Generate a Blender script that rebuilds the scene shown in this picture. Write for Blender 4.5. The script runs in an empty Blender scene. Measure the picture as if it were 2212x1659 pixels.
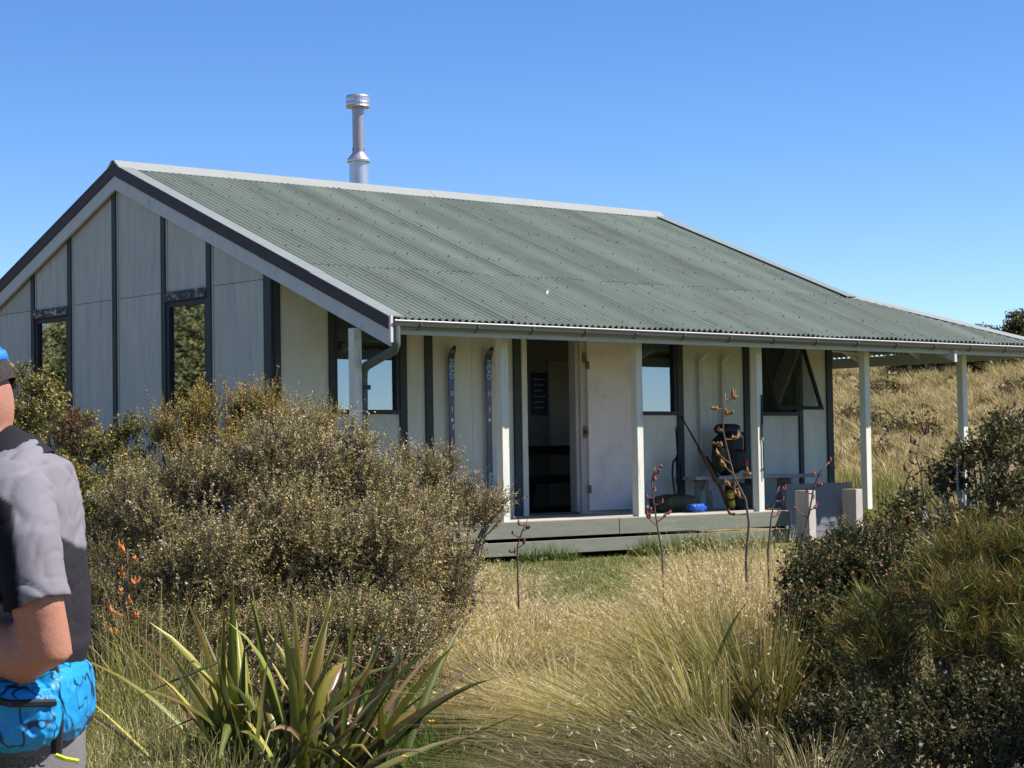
import bpy, bmesh, math, random
import numpy as np
from mathutils import Vector, Matrix, noise as mnoise

# ------------------------------------------------------------------ camera, sky, sun, exposure
sc = bpy.context.scene
COL = sc.collection
CAM = np.array((-12.595, -16.443, 0.662)); YAW = 0.8571; PITCH = 0.0375; ROLL = -0.0156; FPX = 4431.9   # focal length in 2212-wide pixels
cd = bpy.data.cameras.new('camera'); cam = bpy.data.objects.new('camera', cd); COL.objects.link(cam)
cd.sensor_width = 36; cd.sensor_fit = 'HORIZONTAL'; cd.lens = 36 * FPX / 2212; cd.clip_start = .05; cd.clip_end = 3000
fw = Vector((math.cos(YAW) * math.cos(PITCH), math.sin(YAW) * math.cos(PITCH), math.sin(PITCH)))
rt0 = Vector((math.sin(YAW), -math.cos(YAW), 0)); up0 = rt0.cross(fw)
rt = rt0 * math.cos(ROLL) + up0 * math.sin(ROLL); up = up0 * math.cos(ROLL) - rt0 * math.sin(ROLL)
cam.matrix_world = Matrix(((rt.x, up.x, -fw.x, CAM[0]), (rt.y, up.y, -fw.y, CAM[1]), (rt.z, up.z, -fw.z, CAM[2]), (0, 0, 0, 1)))
sc.camera = cam

SUN_EL = math.radians(49); SUN_ROT = math.radians(133)       # clockwise from +Y
w = bpy.data.worlds.new('World'); sc.world = w; w.use_nodes = True
nt = w.node_tree; bg = nt.nodes['Background']
sky = nt.nodes.new('ShaderNodeTexSky'); sky.sky_type = 'NISHITA'; sky.sun_disc = False
sky.sun_elevation = SUN_EL; sky.sun_rotation = SUN_ROT; sky.altitude = 0; sky.air_density = 0.7; sky.dust_density = 0.0; sky.ozone_density = 3.0
gm = nt.nodes.new('ShaderNodeHueSaturation'); gm.inputs['Hue'].default_value = .508; gm.inputs['Saturation'].default_value = 1.22; nt.links.new(sky.outputs[0], gm.inputs['Color'])      # deeper blue of a clear mountain sky, the same all round
nt.links.new(gm.outputs[0], bg.inputs[0]); bg.inputs[1].default_value = 0.097
sl = bpy.data.lights.new('sun', 'SUN'); sl.energy = 5.0; sl.angle = math.radians(.53); sl.color = (1, .95, .86)
so = bpy.data.objects.new('sun', sl); COL.objects.link(so)
sd = Vector((math.sin(SUN_ROT) * math.cos(SUN_EL), math.cos(SUN_ROT) * math.cos(SUN_EL), math.sin(SUN_EL)))
so.rotation_euler = sd.to_track_quat('Z', 'Y').to_euler(); so.location = (0, 0, 30)
sc.view_settings.view_transform = 'Standard'; sc.view_settings.look = 'None'; sc.view_settings.gamma = 1; sc.view_settings.exposure = 0.9
sc.view_settings.use_curve_mapping = False
sc.cycles.max_bounces = 6; sc.cycles.transparent_max_bounces = 8; sc.cycles.diffuse_bounces = 4; sc.cycles.caustics_reflective = False; sc.cycles.caustics_refractive = False
sc.cycles.use_denoising = True

# ------------------------------------------------------------------ helpers
RT = np.array((math.sin(YAW), -math.cos(YAW))); FW = np.array((math.cos(YAW), math.sin(YAW)))
def horizon(u): return 996 - (u - 1106) * math.tan(-ROLL)
def at(u, depth):                      # plan position of photo column u at a distance
    p = CAM[:2] + depth * (FW + RT * (u - 1106) / FPX)
    return float(p[0]), float(p[1])
def zat(u, v, depth): return CAM[2] + (horizon(u) - v) / FPX * depth
def sstep(a, b, x):
    t = np.clip((x - a) / (b - a), 0, 1); return t * t * (3 - 2 * t)
def gz(x, y):                          # ground height
    x = np.asarray(x, float); y = np.asarray(y, float)
    d = (x - CAM[0]) * FW[0] + (y - CAM[1]) * FW[1]
    l = (x - CAM[0]) * RT[0] + (y - CAM[1]) * RT[1]
    h = -.80 + .36 * sstep(-12, -2, y)
    h = h + .1 * np.clip(d - 31, 0, 46) * sstep(-60, 4, l) + .02 * np.clip(d - 77, 0, 200)
    h = h + .05 * np.sin(x * .9 + 1) * np.sin(y * .8) * sstep(0.5, 4, np.abs(y - 4) - 5) + .25 * np.sin(x * .33) * np.sin(y * .29 + 1) * sstep(32, 45, d)
    return h
def g1(x, y): return float(gz(x, y))

def tag(o, label=None, cat=None, group=None, kind=None):
    if label: o['label'] = label
    if cat: o['category'] = cat
    if group: o['group'] = group
    if kind: o['kind'] = kind
    return o
def empty(name, loc=(0, 0, 0), rz=0):
    o = bpy.data.objects.new(name, None); COL.objects.link(o); o.location = loc; o.rotation_euler.z = rz; o.empty_display_size = .1
    return o
def link(name, me, m, parent=None, smooth=False):
    o = bpy.data.objects.new(name, me); COL.objects.link(o)
    if m is not None and not me.materials: me.materials.append(m)
    if parent is not None: o.parent = parent
    if smooth: me.polygons.foreach_set('use_smooth', [True] * len(me.polygons))
    return o
class MB:
    def __init__(s): s.v = []; s.f = []
    def box(s, x0, x1, y0, y1, z0, z1):
        b = len(s.v)
        s.v += [(x0, y0, z0), (x1, y0, z0), (x1, y1, z0), (x0, y1, z0), (x0, y0, z1), (x1, y0, z1), (x1, y1, z1), (x0, y1, z1)]
        s.f += [tuple(b + i for i in q) for q in ((0, 3, 2, 1), (4, 5, 6, 7), (0, 1, 5, 4), (1, 2, 6, 5), (2, 3, 7, 6), (3, 0, 4, 7))]
        return s
    def hexa(s, p):                    # eight corners, bottom four then top four
        b = len(s.v); s.v += [tuple(q) for q in p]
        s.f += [tuple(b + i for i in q) for q in ((0, 3, 2, 1), (4, 5, 6, 7), (0, 1, 5, 4), (1, 2, 6, 5), (2, 3, 7, 6), (3, 0, 4, 7))]
        return s
    def prism(s, poly, a, lo, hi):     # polygon in the two other axes, extruded along axis a
        b = len(s.v); n = len(poly)
        for k in (lo, hi):
            for (p, q) in poly: s.v.append((k, p, q) if a == 0 else (p, k, q) if a == 1 else (p, q, k))
        s.f += [tuple(b + i for i in range(n))[::-1], tuple(b + n + i for i in range(n))]
        s.f += [(b + i, b + (i + 1) % n, b + n + (i + 1) % n, b + n + i) for i in range(n)]
        return s
    def tube(s, pts, rad, seg=8, cap=True, flat=1.0):
        pts = [Vector(p) for p in pts]; n = len(pts)
        if not hasattr(rad, '__len__'): rad = [rad] * n
        b = len(s.v); ref = None
        for i, p in enumerate(pts):
            d = (pts[min(i + 1, n - 1)] - pts[max(i - 1, 0)]).normalized()
            if ref is None:
                ref = Vector((0, 0, 1)) if abs(d.z) < .9 else Vector((1, 0, 0))
            x = (ref - d * ref.dot(d)).normalized(); ref = x; y = d.cross(x)
            for k in range(seg):
                a = 2 * math.pi * k / seg
                s.v.append(tuple(p + (x * math.cos(a) + y * math.sin(a) * flat) * rad[i]))
        for i in range(n - 1):
            for k in range(seg):
                k2 = (k + 1) % seg
                s.f.append((b + i * seg + k, b + i * seg + k2, b + (i + 1) * seg + k2, b + (i + 1) * seg + k))
        if cap:
            s.f.append(tuple(b + k for k in range(seg))[::-1]); s.f.append(tuple(b + (n - 1) * seg + k for k in range(seg)))
        return s
    def lathe(s, c, prof, seg=24):
        b = len(s.v); n = len(prof)
        for (r, z) in prof:
            for k in range(seg):
                a = 2 * math.pi * k / seg; s.v.append((c[0] + r * math.cos(a), c[1] + r * math.sin(a), c[2] + z))
        for i in range(n - 1):
            for k in range(seg):
                k2 = (k + 1) % seg; s.f.append((b + i * seg + k, b + i * seg + k2, b + (i + 1) * seg + k2, b + (i + 1) * seg + k))
        s.f.append(tuple(b + k for k in range(seg))[::-1]); s.f.append(tuple(b + (n - 1) * seg + k for k in range(seg)))
        return s
    def mesh(s, name='m'):
        me = bpy.data.meshes.new(name); me.from_pydata(s.v, [], s.f); me.update(); return me
    def build(s, name, m, parent=None, bevel=0, smooth=False):
        me = s.mesh(name)
        if bevel:
            bm = bmesh.new(); bm.from_mesh(me)
            bmesh.ops.bevel(bm, geom=list(bm.edges), offset=bevel, segments=1, affect='EDGES', clamp_overlap=True); bm.to_mesh(me); bm.free()
        o = link(name, me, m, parent, smooth)
        return o
def npmesh(name, v, f, m, parent=None, col=None, uv=None):
    """v (N,3) f (M,k) arrays, col (N,3) per-vertex colours"""
    me = bpy.data.meshes.new(name); k = f.shape[1]
    me.vertices.add(len(v)); me.vertices.foreach_set('co', np.ascontiguousarray(v, np.float32).ravel())
    me.loops.add(f.size); me.loops.foreach_set('vertex_index', np.ascontiguousarray(f, np.int32).ravel())
    me.polygons.add(len(f)); me.polygons.foreach_set('loop_start', np.arange(0, f.size, k, dtype=np.int32)); me.polygons.foreach_set('loop_total', np.full(len(f), k, np.int32))
    me.update(calc_edges=True)
    if col is not None:
        a = me.color_attributes.new('Col', 'FLOAT_COLOR', 'POINT')
        a.data.foreach_set('color', np.c_[col, np.ones(len(col))].astype(np.float32).ravel())
    return link(name, me, m, parent)

# ------------------------------------------------------------------ materials
MATS = {}
def mat(name, c, rough=.6, var=.12, scale=6.0, bump=0.0, bscale=60.0, metal=0.0, spec=.3, stretch=(1, 1, 1), spots=None, objvar=0.0, c2=None, c2amt=.5, c2scale=2.0, coat=0):
    m = bpy.data.materials.new(name); m.use_nodes = True; MATS[name] = m
    n = m.node_tree.nodes; L = m.node_tree.links; p = n['Principled BSDF']
    p.inputs['Roughness'].default_value = rough; p.inputs['Metallic'].default_value = metal; p.inputs['Specular IOR Level'].default_value = spec
    if coat: p.inputs['Coat Weight'].default_value = coat
    tc = n.new('ShaderNodeTexCoord'); mp = n.new('ShaderNodeMapping'); mp.inputs['Scale'].default_value = stretch; L.new(tc.outputs['Object'], mp.inputs[0])
    nz = n.new('ShaderNodeTexNoise'); nz.inputs['Scale'].default_value = scale; nz.inputs['Detail'].default_value = 6; nz.inputs['Roughness'].default_value = .65; L.new(mp.outputs[0], nz.inputs[0])
    mr = n.new('ShaderNodeMapRange'); mr.inputs[1].default_value = .25; mr.inputs[2].default_value = .75; mr.inputs[3].default_value = 1 - var; mr.inputs[4].default_value = 1 + var; L.new(nz.outputs[0], mr.inputs[0])
    base = n.new('ShaderNodeRGB'); base.outputs[0].default_value = (*c, 1); out = base.outputs[0]
    if c2 is not None:
        n2 = n.new('ShaderNodeTexNoise'); n2.inputs['Scale'].default_value = c2scale; n2.inputs['Detail'].default_value = 8; n2.inputs['Roughness'].default_value = .7; L.new(mp.outputs[0], n2.inputs[0])
        r2 = n.new('ShaderNodeMapRange'); r2.inputs[1].default_value = .62 - .3 * c2amt; r2.inputs[2].default_value = .72 - .3 * c2amt * .7; L.new(n2.outputs[0], r2.inputs[0])
        mx = n.new('ShaderNodeMix'); mx.data_type = 'RGBA'; L.new(r2.outputs[0], mx.inputs[0]); L.new(out, mx.inputs[6]); mx.inputs[7].default_value = (*c2, 1); out = mx.outputs[2]
    hsv = n.new('ShaderNodeHueSaturation'); L.new(out, hsv.inputs['Color']); 
    if objvar:
        oi = n.new('ShaderNodeObjectInfo'); mo = n.new('ShaderNodeMapRange'); mo.inputs[3].default_value = 1 - objvar; mo.inputs[4].default_value = 1 + objvar; L.new(oi.outputs['Random'], mo.inputs[0])
        mm = n.new('ShaderNodeMath'); mm.operation = 'MULTIPLY'; L.new(mr.outputs[0], mm.inputs[0]); L.new(mo.outputs[0], mm.inputs[1]); L.new(mm.outputs[0], hsv.inputs['Value'])
    else: L.new(mr.outputs[0], hsv.inputs['Value'])
    L.new(hsv.outputs[0], p.inputs['Base Color'])
    if bump:
        nb = n.new('ShaderNodeTexNoise'); nb.inputs['Scale'].default_value = bscale; nb.inputs['Detail'].default_value = 4; L.new(mp.outputs[0], nb.inputs[0])
        bp = n.new('ShaderNodeBump'); bp.inputs['Strength'].default_value = bump; bp.inputs['Distance'].default_value = .01; L.new(nb.outputs[0], bp.inputs['Height']); L.new(bp.outputs[0], p.inputs['Normal'])
    return m
def leafmat(name, trans=.35, rough=.45, spec=.35):
    m = bpy.data.materials.new(name); m.use_nodes = True; n = m.node_tree.nodes; L = m.node_tree.links; p = n['Principled BSDF']; o = n['Material Output']
    a = n.new('ShaderNodeAttribute'); a.attribute_name = 'Col'
    p.inputs['Roughness'].default_value = rough; p.inputs['Specular IOR Level'].default_value = spec; L.new(a.outputs[0], p.inputs['Base Color'])
    t = n.new('ShaderNodeBsdfTranslucent'); L.new(a.outputs[0], t.inputs[0])
    mx = n.new('ShaderNodeMixShader'); mx.inputs[0].default_value = trans; L.new(p.outputs[0], mx.inputs[1]); L.new(t.outputs[0], mx.inputs[2]); L.new(mx.outputs[0], o.inputs[0])
    MATS[name] = m; return m
def glassmat(name, refl=.4, tint=(.75, .8, .8)):
    m = bpy.data.materials.new(name); m.use_nodes = True; n = m.node_tree.nodes; L = m.node_tree.links; o = n['Material Output']; n.remove(n['Principled BSDF'])
    g = n.new('ShaderNodeBsdfGlossy'); g.inputs['Roughness'].default_value = .02; g.inputs['Color'].default_value = (.80, .88, 1, 1)
    nb = n.new('ShaderNodeTexNoise'); nb.inputs['Scale'].default_value = 1.5; bp = n.new('ShaderNodeBump'); bp.inputs['Strength'].default_value = .02; L.new(nb.outputs[0], bp.inputs['Height']); L.new(bp.outputs[0], g.inputs['Normal'])
    t = n.new('ShaderNodeBsdfTransparent'); t.inputs[0].default_value = (*tint, 1)
    mx = n.new('ShaderNodeMixShader'); mx.inputs[0].default_value = refl; L.new(t.outputs[0], mx.inputs[1]); L.new(g.outputs[0], mx.inputs[2]); L.new(mx.outputs[0], o.inputs[0])
    MATS[name] = m; return m

M_wall = mat('painted wall sheet', (.54, .555, .495), .75, .11, 3, .15, 90, stretch=(1, 1, .35), objvar=.05, c2=(.47, .475, .42), c2amt=.32, c2scale=1.6)
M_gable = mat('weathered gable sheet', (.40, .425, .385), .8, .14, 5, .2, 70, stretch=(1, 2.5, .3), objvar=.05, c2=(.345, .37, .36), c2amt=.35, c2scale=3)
M_trim = mat('dark green trim', (.035, .043, .045), .6, .2, 5, .1, 60)
M_peel = mat('peeling dark trim', (.04, .045, .045), .7, .2, 8, .3, 60, c2=(.45, .43, .42), c2amt=.42, c2scale=9, stretch=(1, 1, 2.5))
M_pale = mat('pale green paint', (.38, .41, .385), .6, .08, 6, .1, 80)
M_barge = mat('pale barge paint', (.46, .485, .485), .7, .1, 5, .15, 60, c2=(.34, .36, .36), c2amt=.12, c2scale=6)
M_bargedark = mat('brown barge cap', (.045, .034, .038), .6, .2, 5)
M_post = mat('post paint', (.60, .59, .51), .65, .1, 4, .12, 60, stretch=(3, 3, .5), c2=(.40, .40, .34), c2amt=.15, c2scale=3)
M_deck = mat('deck board paint', (.15, .155, .12), .7, .14, 5, .2, 60, stretch=(.4, 3, 3), c2=(.20, .19, .15), c2amt=.2, c2scale=4)
M_decktop = mat('worn deck planks', (.45, .40, .34), .8, .2, 6, .2, 60, stretch=(.4, 4, 4), objvar=.1)
M_roof = mat('green iron', (.150, .174, .138), .42, .10, 1.2, .05, 30, spec=.4, objvar=.09, c2=(.122, .135, .118), c2amt=.3, c2scale=1.5, stretch=(2, .6, 1))
M_eavestrip = mat('iron end', (.10, .05, .045), .8, .2, 8)
M_ridge = mat('ridge flashing', (.25, .26, .245), .45, .06, 3, spec=.4)
M_flash = mat('barge flashing', (.19, .21, .20), .5, .08, 3, spec=.4)
M_gutter = mat('gutter metal', (.10, .11, .105), .38, .1, 4, spec=.5, metal=.2)
M_lip = mat('gutter lip', (.55, .50, .49), .4, .08, 4, spec=.5)
M_pipe = mat('downpipe', (.075, .09, .085), .5, .12, 4)
M_steel = mat('galvanised flue', (.50, .49, .52), .36, .12, 6, .1, 20, metal=.75, stretch=(1, 1, .3))
M_steel2 = mat('heat stained flue', (.36, .32, .34), .42, .25, 5, .1, 20, metal=.7, stretch=(1, 1, .3))
M_door = mat('white door', (.66, .59, .55), .6, .08, 2.5, .05, 60, c2=(.57, .50, .46), c2amt=.40, c2scale=3.0)
M_jamb = mat('bare timber jamb', (.40, .36, .33), .75, .18, 5, .15, 60, stretch=(3, 3, .4))
M_brass = mat('rusty latch', (.17, .09, .06), .6, .3, 20, metal=.3)
M_glass = glassmat('window glass', .19)
M_glassd = glassmat('gable glass', .5, (.6, .66, .62))
M_glassc = glassmat('clear glass', .08, (.95, .97, .96))
M_frame = mat('black window frame', (.022, .023, .028), .5, .15, 6)
M_inner = mat('interior lining', (.50, .54, .51), .8, .1, 3)
M_innerpale = mat('interior pale panel', (.80, .76, .70), .8, .1, 3)
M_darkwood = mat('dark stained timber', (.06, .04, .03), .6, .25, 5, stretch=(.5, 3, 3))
M_bluepaper = mat('blue notice', (.05, .12, .25), .6, .1, 5)
M_benchwood = mat('weathered bench timber', (.36, .32, .30), .8, .2, 5, .2, 50, stretch=(.5, 4, 4), c2=(.22, .2, .19), c2amt=.3, c2scale=4)
M_greypanel = mat('grey board', (.17, .17, .20), .85, .08, 3, .1, 60)
M_steppost = mat('weathered step post', (.42, .37, .34), .8, .2, 5, .3, 40, stretch=(4, 4, .5))
M_bolt = mat('roof screw', (.07, .08, .07), .6, .1, 5)

# ------------------------------------------------------------------ ground
def ground():
    xs = np.concatenate([np.linspace(-400, -40, 19)[:-1], np.linspace(-40, 60, 201), np.linspace(60, 900, 43)[1:]])
    ys = np.concatenate([np.linspace(-400, -30, 19)[:-1], np.linspace(-30, 70, 201), np.linspace(70, 900, 43)[1:]])
    X, Y = np.meshgrid(xs, ys); Z = gz(X, Y)
    v = np.c_[X.ravel(), Y.ravel(), Z.ravel()]; nx = len(xs); ny = len(ys)
    i = np.arange(nx * ny).reshape(ny, nx)
    f = np.c_[i[:-1, :-1].ravel(), i[:-1, 1:].ravel(), i[1:, 1:].ravel(), i[1:, :-1].ravel()]
    m = bpy.data.materials.new('meadow soil'); m.use_nodes = True; n = m.node_tree.nodes; L = m.node_tree.links; p = n['Principled BSDF']; p.inputs['Roughness'].default_value = .95; p.inputs['Specular IOR Level'].default_value = .1
    tc = n.new('ShaderNodeTexCoord')
    def ramp(scale, stops, detail=8):
        z = n.new('ShaderNodeTexNoise'); z.inputs['Scale'].default_value = scale; z.inputs['Detail'].default_value = detail; z.inputs['Roughness'].default_value = .7; L.new(tc.outputs['Object'], z.inputs[0])
        r = n.new('ShaderNodeValToRGB'); L.new(z.outputs[0], r.inputs[0])
        while len(r.color_ramp.elements) < len(stops): r.color_ramp.elements.new(.5)
        for e, (q, c) in zip(r.color_ramp.elements, stops): e.position = q; e.color = (*c, 1)
        return r.outputs[0]
    dry = ramp(3.0, [(.3, (.10, .085, .04)), (.5, (.22, .17, .08)), (.7, (.30, .23, .12))])
    lawn = ramp(6.0, [(.3, (.07, .085, .02)), (.5, (.11, .13, .035)), (.58, (.17, .15, .06)), (.66, (.30, .21, .14))])
    a = n.new('ShaderNodeAttribute'); a.attribute_name = 'Col'
    mx = n.new('ShaderNodeMix'); mx.data_type = 'RGBA'; L.new(a.outputs['Fac'], mx.inputs[0]); L.new(dry, mx.inputs[6]); L.new(lawn, mx.inputs[7]); L.new(mx.outputs[2], p.inputs['Base Color'])
    bz = n.new('ShaderNodeTexNoise'); bz.inputs['Scale'].default_value = 25; bz.inputs['Detail'].default_value = 6; L.new(tc.outputs['Object'], bz.inputs[0])
    bp = n.new('ShaderNodeBump'); bp.inputs['Distance'].default_value = .05; L.new(bz.outputs[0], bp.inputs['Height']); L.new(bp.outputs[0], p.inputs['Normal'])
    lawnmask = sstep(-9.5, -6, v[:, 1]) * (1 - sstep(3, 5, v[:, 1])) * sstep(-6, -3, v[:, 0]) * (1 - sstep(10, 13, v[:, 0]))
    o = npmesh('ground', v, f, m, col=np.repeat(lawnmask[:, None], 3, 1)); tag(o, 'sloping ground of dry grass and patchy lawn around the hut', kind='structure')
    o.data.polygons.foreach_set('use_smooth', [True] * len(f))
ground()

# ------------------------------------------------------------------ the hut
ZE, ZR, YR, XR = 2.142, 4.3045, 5.377, 9.26
SL = (ZR - ZE) / YR; YW = 2.128; XG = .065; XC = 11.2; YB = 2 * YR
def roofz(y): return ZE + SL * (y if y <= YR else YB - y)
hut = empty('mountain_hut', (0, 0, -.42)); tag(hut, 'pale green panelled hut with green corrugated iron roof, verandah and steel flue', 'hut')
HUTROOT = Matrix.Translation((0, 0, .42))
def hb(mb, name, m, parent=hut, **k):
    o = mb.build(name, m, parent, **k); 
    if parent is hut: o.location = (0, 0, .42)
    return o
# roof sheets: real corrugations, one object per sheet
roof = empty('roof'); roof.parent = hut; roof.location = (0, 0, .42)
rng = random.Random(4); PITCHC = .0893; AMP = .0150
def sheet(x0, x1, ylo, ytop, lift, mirror=False, axis=0):
    am = rng.uniform(.05, .34); ph = rng.uniform(-.9, .9); dent = [(rng.uniform(x0, x1), rng.uniform(.1, 4.8), rng.uniform(-.007, .004)) for _ in range(3)]
    n = max(2, int(round((x1 - x0) / PITCHC * 8)));  xs = np.linspace(x0, x1, n + 1)
    v = []; rows = 10
    for j in range(rows + 1):
        for x in xs:
            yt = ytop(x) if callable(ytop) else ytop
            y = ylo + (yt - ylo) * j / rows
            c = AMP * (1 + am * math.cos(2 * math.pi * (x - x0) / SW + ph)) * math.cos(2 * math.pi * x / PITCHC)
            edge = .008 * ((x - x0) / (x1 - x0)) + lift
            z = ZE + SL * y + c + edge + sum(q[2] * math.exp(-((x - q[0]) / .12) ** 2 - ((y - q[1]) / .35) ** 2) for q in dent)
            v.append((x, YB - y if mirror else y, z))
    k = n + 1
    f = [(j * k + i, j * k + i + 1, (j + 1) * k + i + 1, (j + 1) * k + i) for j in range(rows) for i in range(n)]
    if mirror: f = [q[::-1] for q in f]
    me = bpy.data.meshes.new('roof_sheet'); me.from_pydata(v, [], f); me.update()
    return link('roof_sheet', me, M_roof, roof, True)
hip = lambda x: 1.76 if x <= XR else max(.02, 1.75 * (XC - x) / (XC - XR))
SW = PITCHC * 9
x = 0.0; i = 0
while x < XC - .05:
    x1 = min(x + SW + PITCHC * .6, XC)
    yl = rng.uniform(-.012, .012)
    sheet(x, x1, -.055 + yl, hip, .004 * (i % 2))
    if x < XR - .05:
        xe = min(x1, XR)
        sheet(x, xe, 1.66 + rng.uniform(-.02, .02), YR - .03, .007 + .003 * (i % 2))
    if x < XR - .05: sheet(x, min(x1, XR), -.055, YR - .03, .002 * (i % 2), mirror=True)
    x += SW; i += 1
# side slope over the end verandah
SS = (2.846 - ZE) / (XC - XR)
y = 0.0; i = 0
while y < YB - .3:
    y1 = min(y + SW + .03, YB); n = int((y1 - y) / PITCHC * 6); v = []; k = n + 1
    for j in range(2):
        for q in np.linspace(y, y1, k):
            xt = XR if q >= 1.75 else XC - (XC - XR) * q / 1.75
            xx = (XC + .04) if j == 0 else xt
            v.append((xx, q, ZE + SS * (XC - xx) + AMP * math.cos(2 * math.pi * q / PITCHC) + .003 * (i % 2)))
    me = bpy.data.meshes.new('roof_sheet'); me.from_pydata(v, [], [(a, a + 1, k + a + 1, k + a) for a in range(n)]); me.update(); link('roof_sheet', me, M_roof, roof, True)
    y += SW; i += 1
# dark red end of the iron above the gutter
mb = MB()
for k in range(int(XC / PITCHC)):
    xa = k * PITCHC; yy = -.03
    mb.v += [(xa + PITCHC * .12, yy, ZE - .03), (xa + PITCHC * .88, yy, ZE - .03), (xa + PITCHC * .8, yy, ZE - .008), (xa + PITCHC * .5, yy, ZE - .022), (xa + PITCHC * .2, yy, ZE - .008)]
    b = len(mb.v) - 5; mb.f.append((b, b + 1, b + 2, b + 3, b + 4))
# red-brown strip put in as the dark shade under the wave
o = MB().box(0.02, XC - .05, .0, .02, ZE - .05, ZE - .006).build('eave_shade_strip', M_eavestrip, roof)
# screws
mb = MB(); rr = random.Random(2)
purl = [.10, .62, 1.30, 1.60, 2.30, 2.95, 3.60, 4.25, 4.75]
for y in purl:
    k = 2; 
    while True:
        xx = k * PITCHC
        top = XR - .15 if y > 1.6 else XC - (XC - XR) * y / 1.75 - .12
        if xx > top: break
        z = roofz(y) + AMP + (.015 if y > 1.62 else .006); dx = rr.uniform(-.004, .004); yy = y + rr.uniform(-.02, .02)
        zz = roofz(yy) + AMP + (.015 if y > 1.62 else .006)
        b = len(mb.v); r = .011; h = .014
        mb.v += [(xx + dx + r * math.cos(a), yy + r * math.sin(a), zz + SL * r * math.sin(a) - .004) for a in np.linspace(0, 2 * math.pi, 6)[:-1]] + [(xx + dx, yy - h * SL, zz + h)]
        mb.f += [(b + q, b + (q + 1) % 5, b + 5) for q in range(5)]
        k += rr.choice([2, 3, 3])
o = mb.build('roof_screw', M_bolt, roof); o['kind'] = 'stuff'
# ridge cap in two lengths, barge and hip flashings
def slopeboard(x0, x1, ya, yb, dz0, dz1, name, m, parent, off=0):
    mb = MB(); mb.hexa([(x0, ya, roofz(ya) + dz0), (x1, ya, roofz(ya) + dz0), (x1, yb, roofz(yb) + dz0), (x0, yb, roofz(yb) + dz0),
                        (x0, ya, roofz(ya) + dz1), (x1, ya, roofz(ya) + dz1), (x1, yb, roofz(yb) + dz1), (x0, yb, roofz(yb) + dz1)])
    return mb.build(name, m, parent)
for (a, b, dz) in ((-.04, 4.9, .0), (4.83, XR + .02, .004)):
    mb = MB(); wv = .17
    yl, yh = YR - wv, YR + wv
    mb.prism([(yl, roofz(yl) + .018 + dz), (YR - .035, ZR + .025 + dz), (YR - .025, ZR + .062 + dz), (YR + .025, ZR + .062 + dz), (YR + .035, ZR + .025 + dz), (yh, roofz(yl) + .018 + dz), (yh, roofz(yl) + .026 + dz), (YR + .03, ZR + .07 + dz), (YR - .03, ZR + .07 + dz), (yl, roofz(yl) + .026 + dz)][::-1], 0, a, b)
    mb.build('ridge_cap', M_ridge, roof)
slopeboard(-.045, .16, -.06, 1.35, .020, .030, 'barge_flashing', M_flash, roof)
slopeboard(-.045, .16, 1.28, YR - .1, .026, .036, 'barge_flashing', M_flash, roof)
slopeboard(-.045, .16, YR + .1, YB + .06, .022, .032, 'barge_flashing', M_flash, roof)
slopeboard(XR - .17, XR + .04, 1.62, YR - .1, .034, .044, 'barge_flashing', M_flash, roof)
slopeboard(XR - .17, XR + .04, YR + .1, YB + .06, .022, .032, 'barge_flashing', M_flash, roof)
mb = MB()
A = Vector((XR - .02, 1.78, ZE + SL * 1.76 + .03)); B = Vector((XC + .02, -.02, ZE + .03)); d = (B - A).normalized(); sd_ = d.cross(Vector((0, 0, 1))).normalized()
w1 = .13
P = lambda q, s, z: tuple(q + sd_ * s + Vector((0, 0, z)))
mb.v += [P(A, w1, -.045), P(A, 0, .015), P(A, -w1, -.045), P(B, w1, -.045), P(B, 0, .015), P(B, -w1, -.045)]
mb.f += [(0, 3, 4, 1), (1, 4, 5, 2)]; mb.build('hip_cap', M_ridge, roof)
# barge boards of the gables: dark capping above a pale board
for (ya, yb) in ((-.05, YR), (YR, YB + .05)):
    mb = MB()
    def bb(x0, x1, t, b):
        za, zb = roofz(max(ya, 0)) if ya >= 0 else ZE + SL * ya, (ZE + SL * (YB - yb)) if yb > YB else roofz(yb)
        return MB().hexa([(x0, ya, za - b), (x1, ya, za - b), (x1, yb, zb - b), (x0, yb, zb - b), (x0, ya, za - t), (x1, ya, za - t), (x1, yb, zb - t), (x0, yb, zb - t)])
    hb(bb(-.035, .0, -.016, .115), 'barge_capping', M_bargedark); hb(bb(-.015, .022, .117, .285), 'barge_board', M_barge)
    hb(bb(XR - .03, XR + .02, .02, .26), 'barge_board', M_barge)
# pale end cap of the gutter and fascia corner
hb(MB().box(-.03, .0, -.085, -.052, 1.875, 2.145), 'gutter_end', M_lip)
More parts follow.
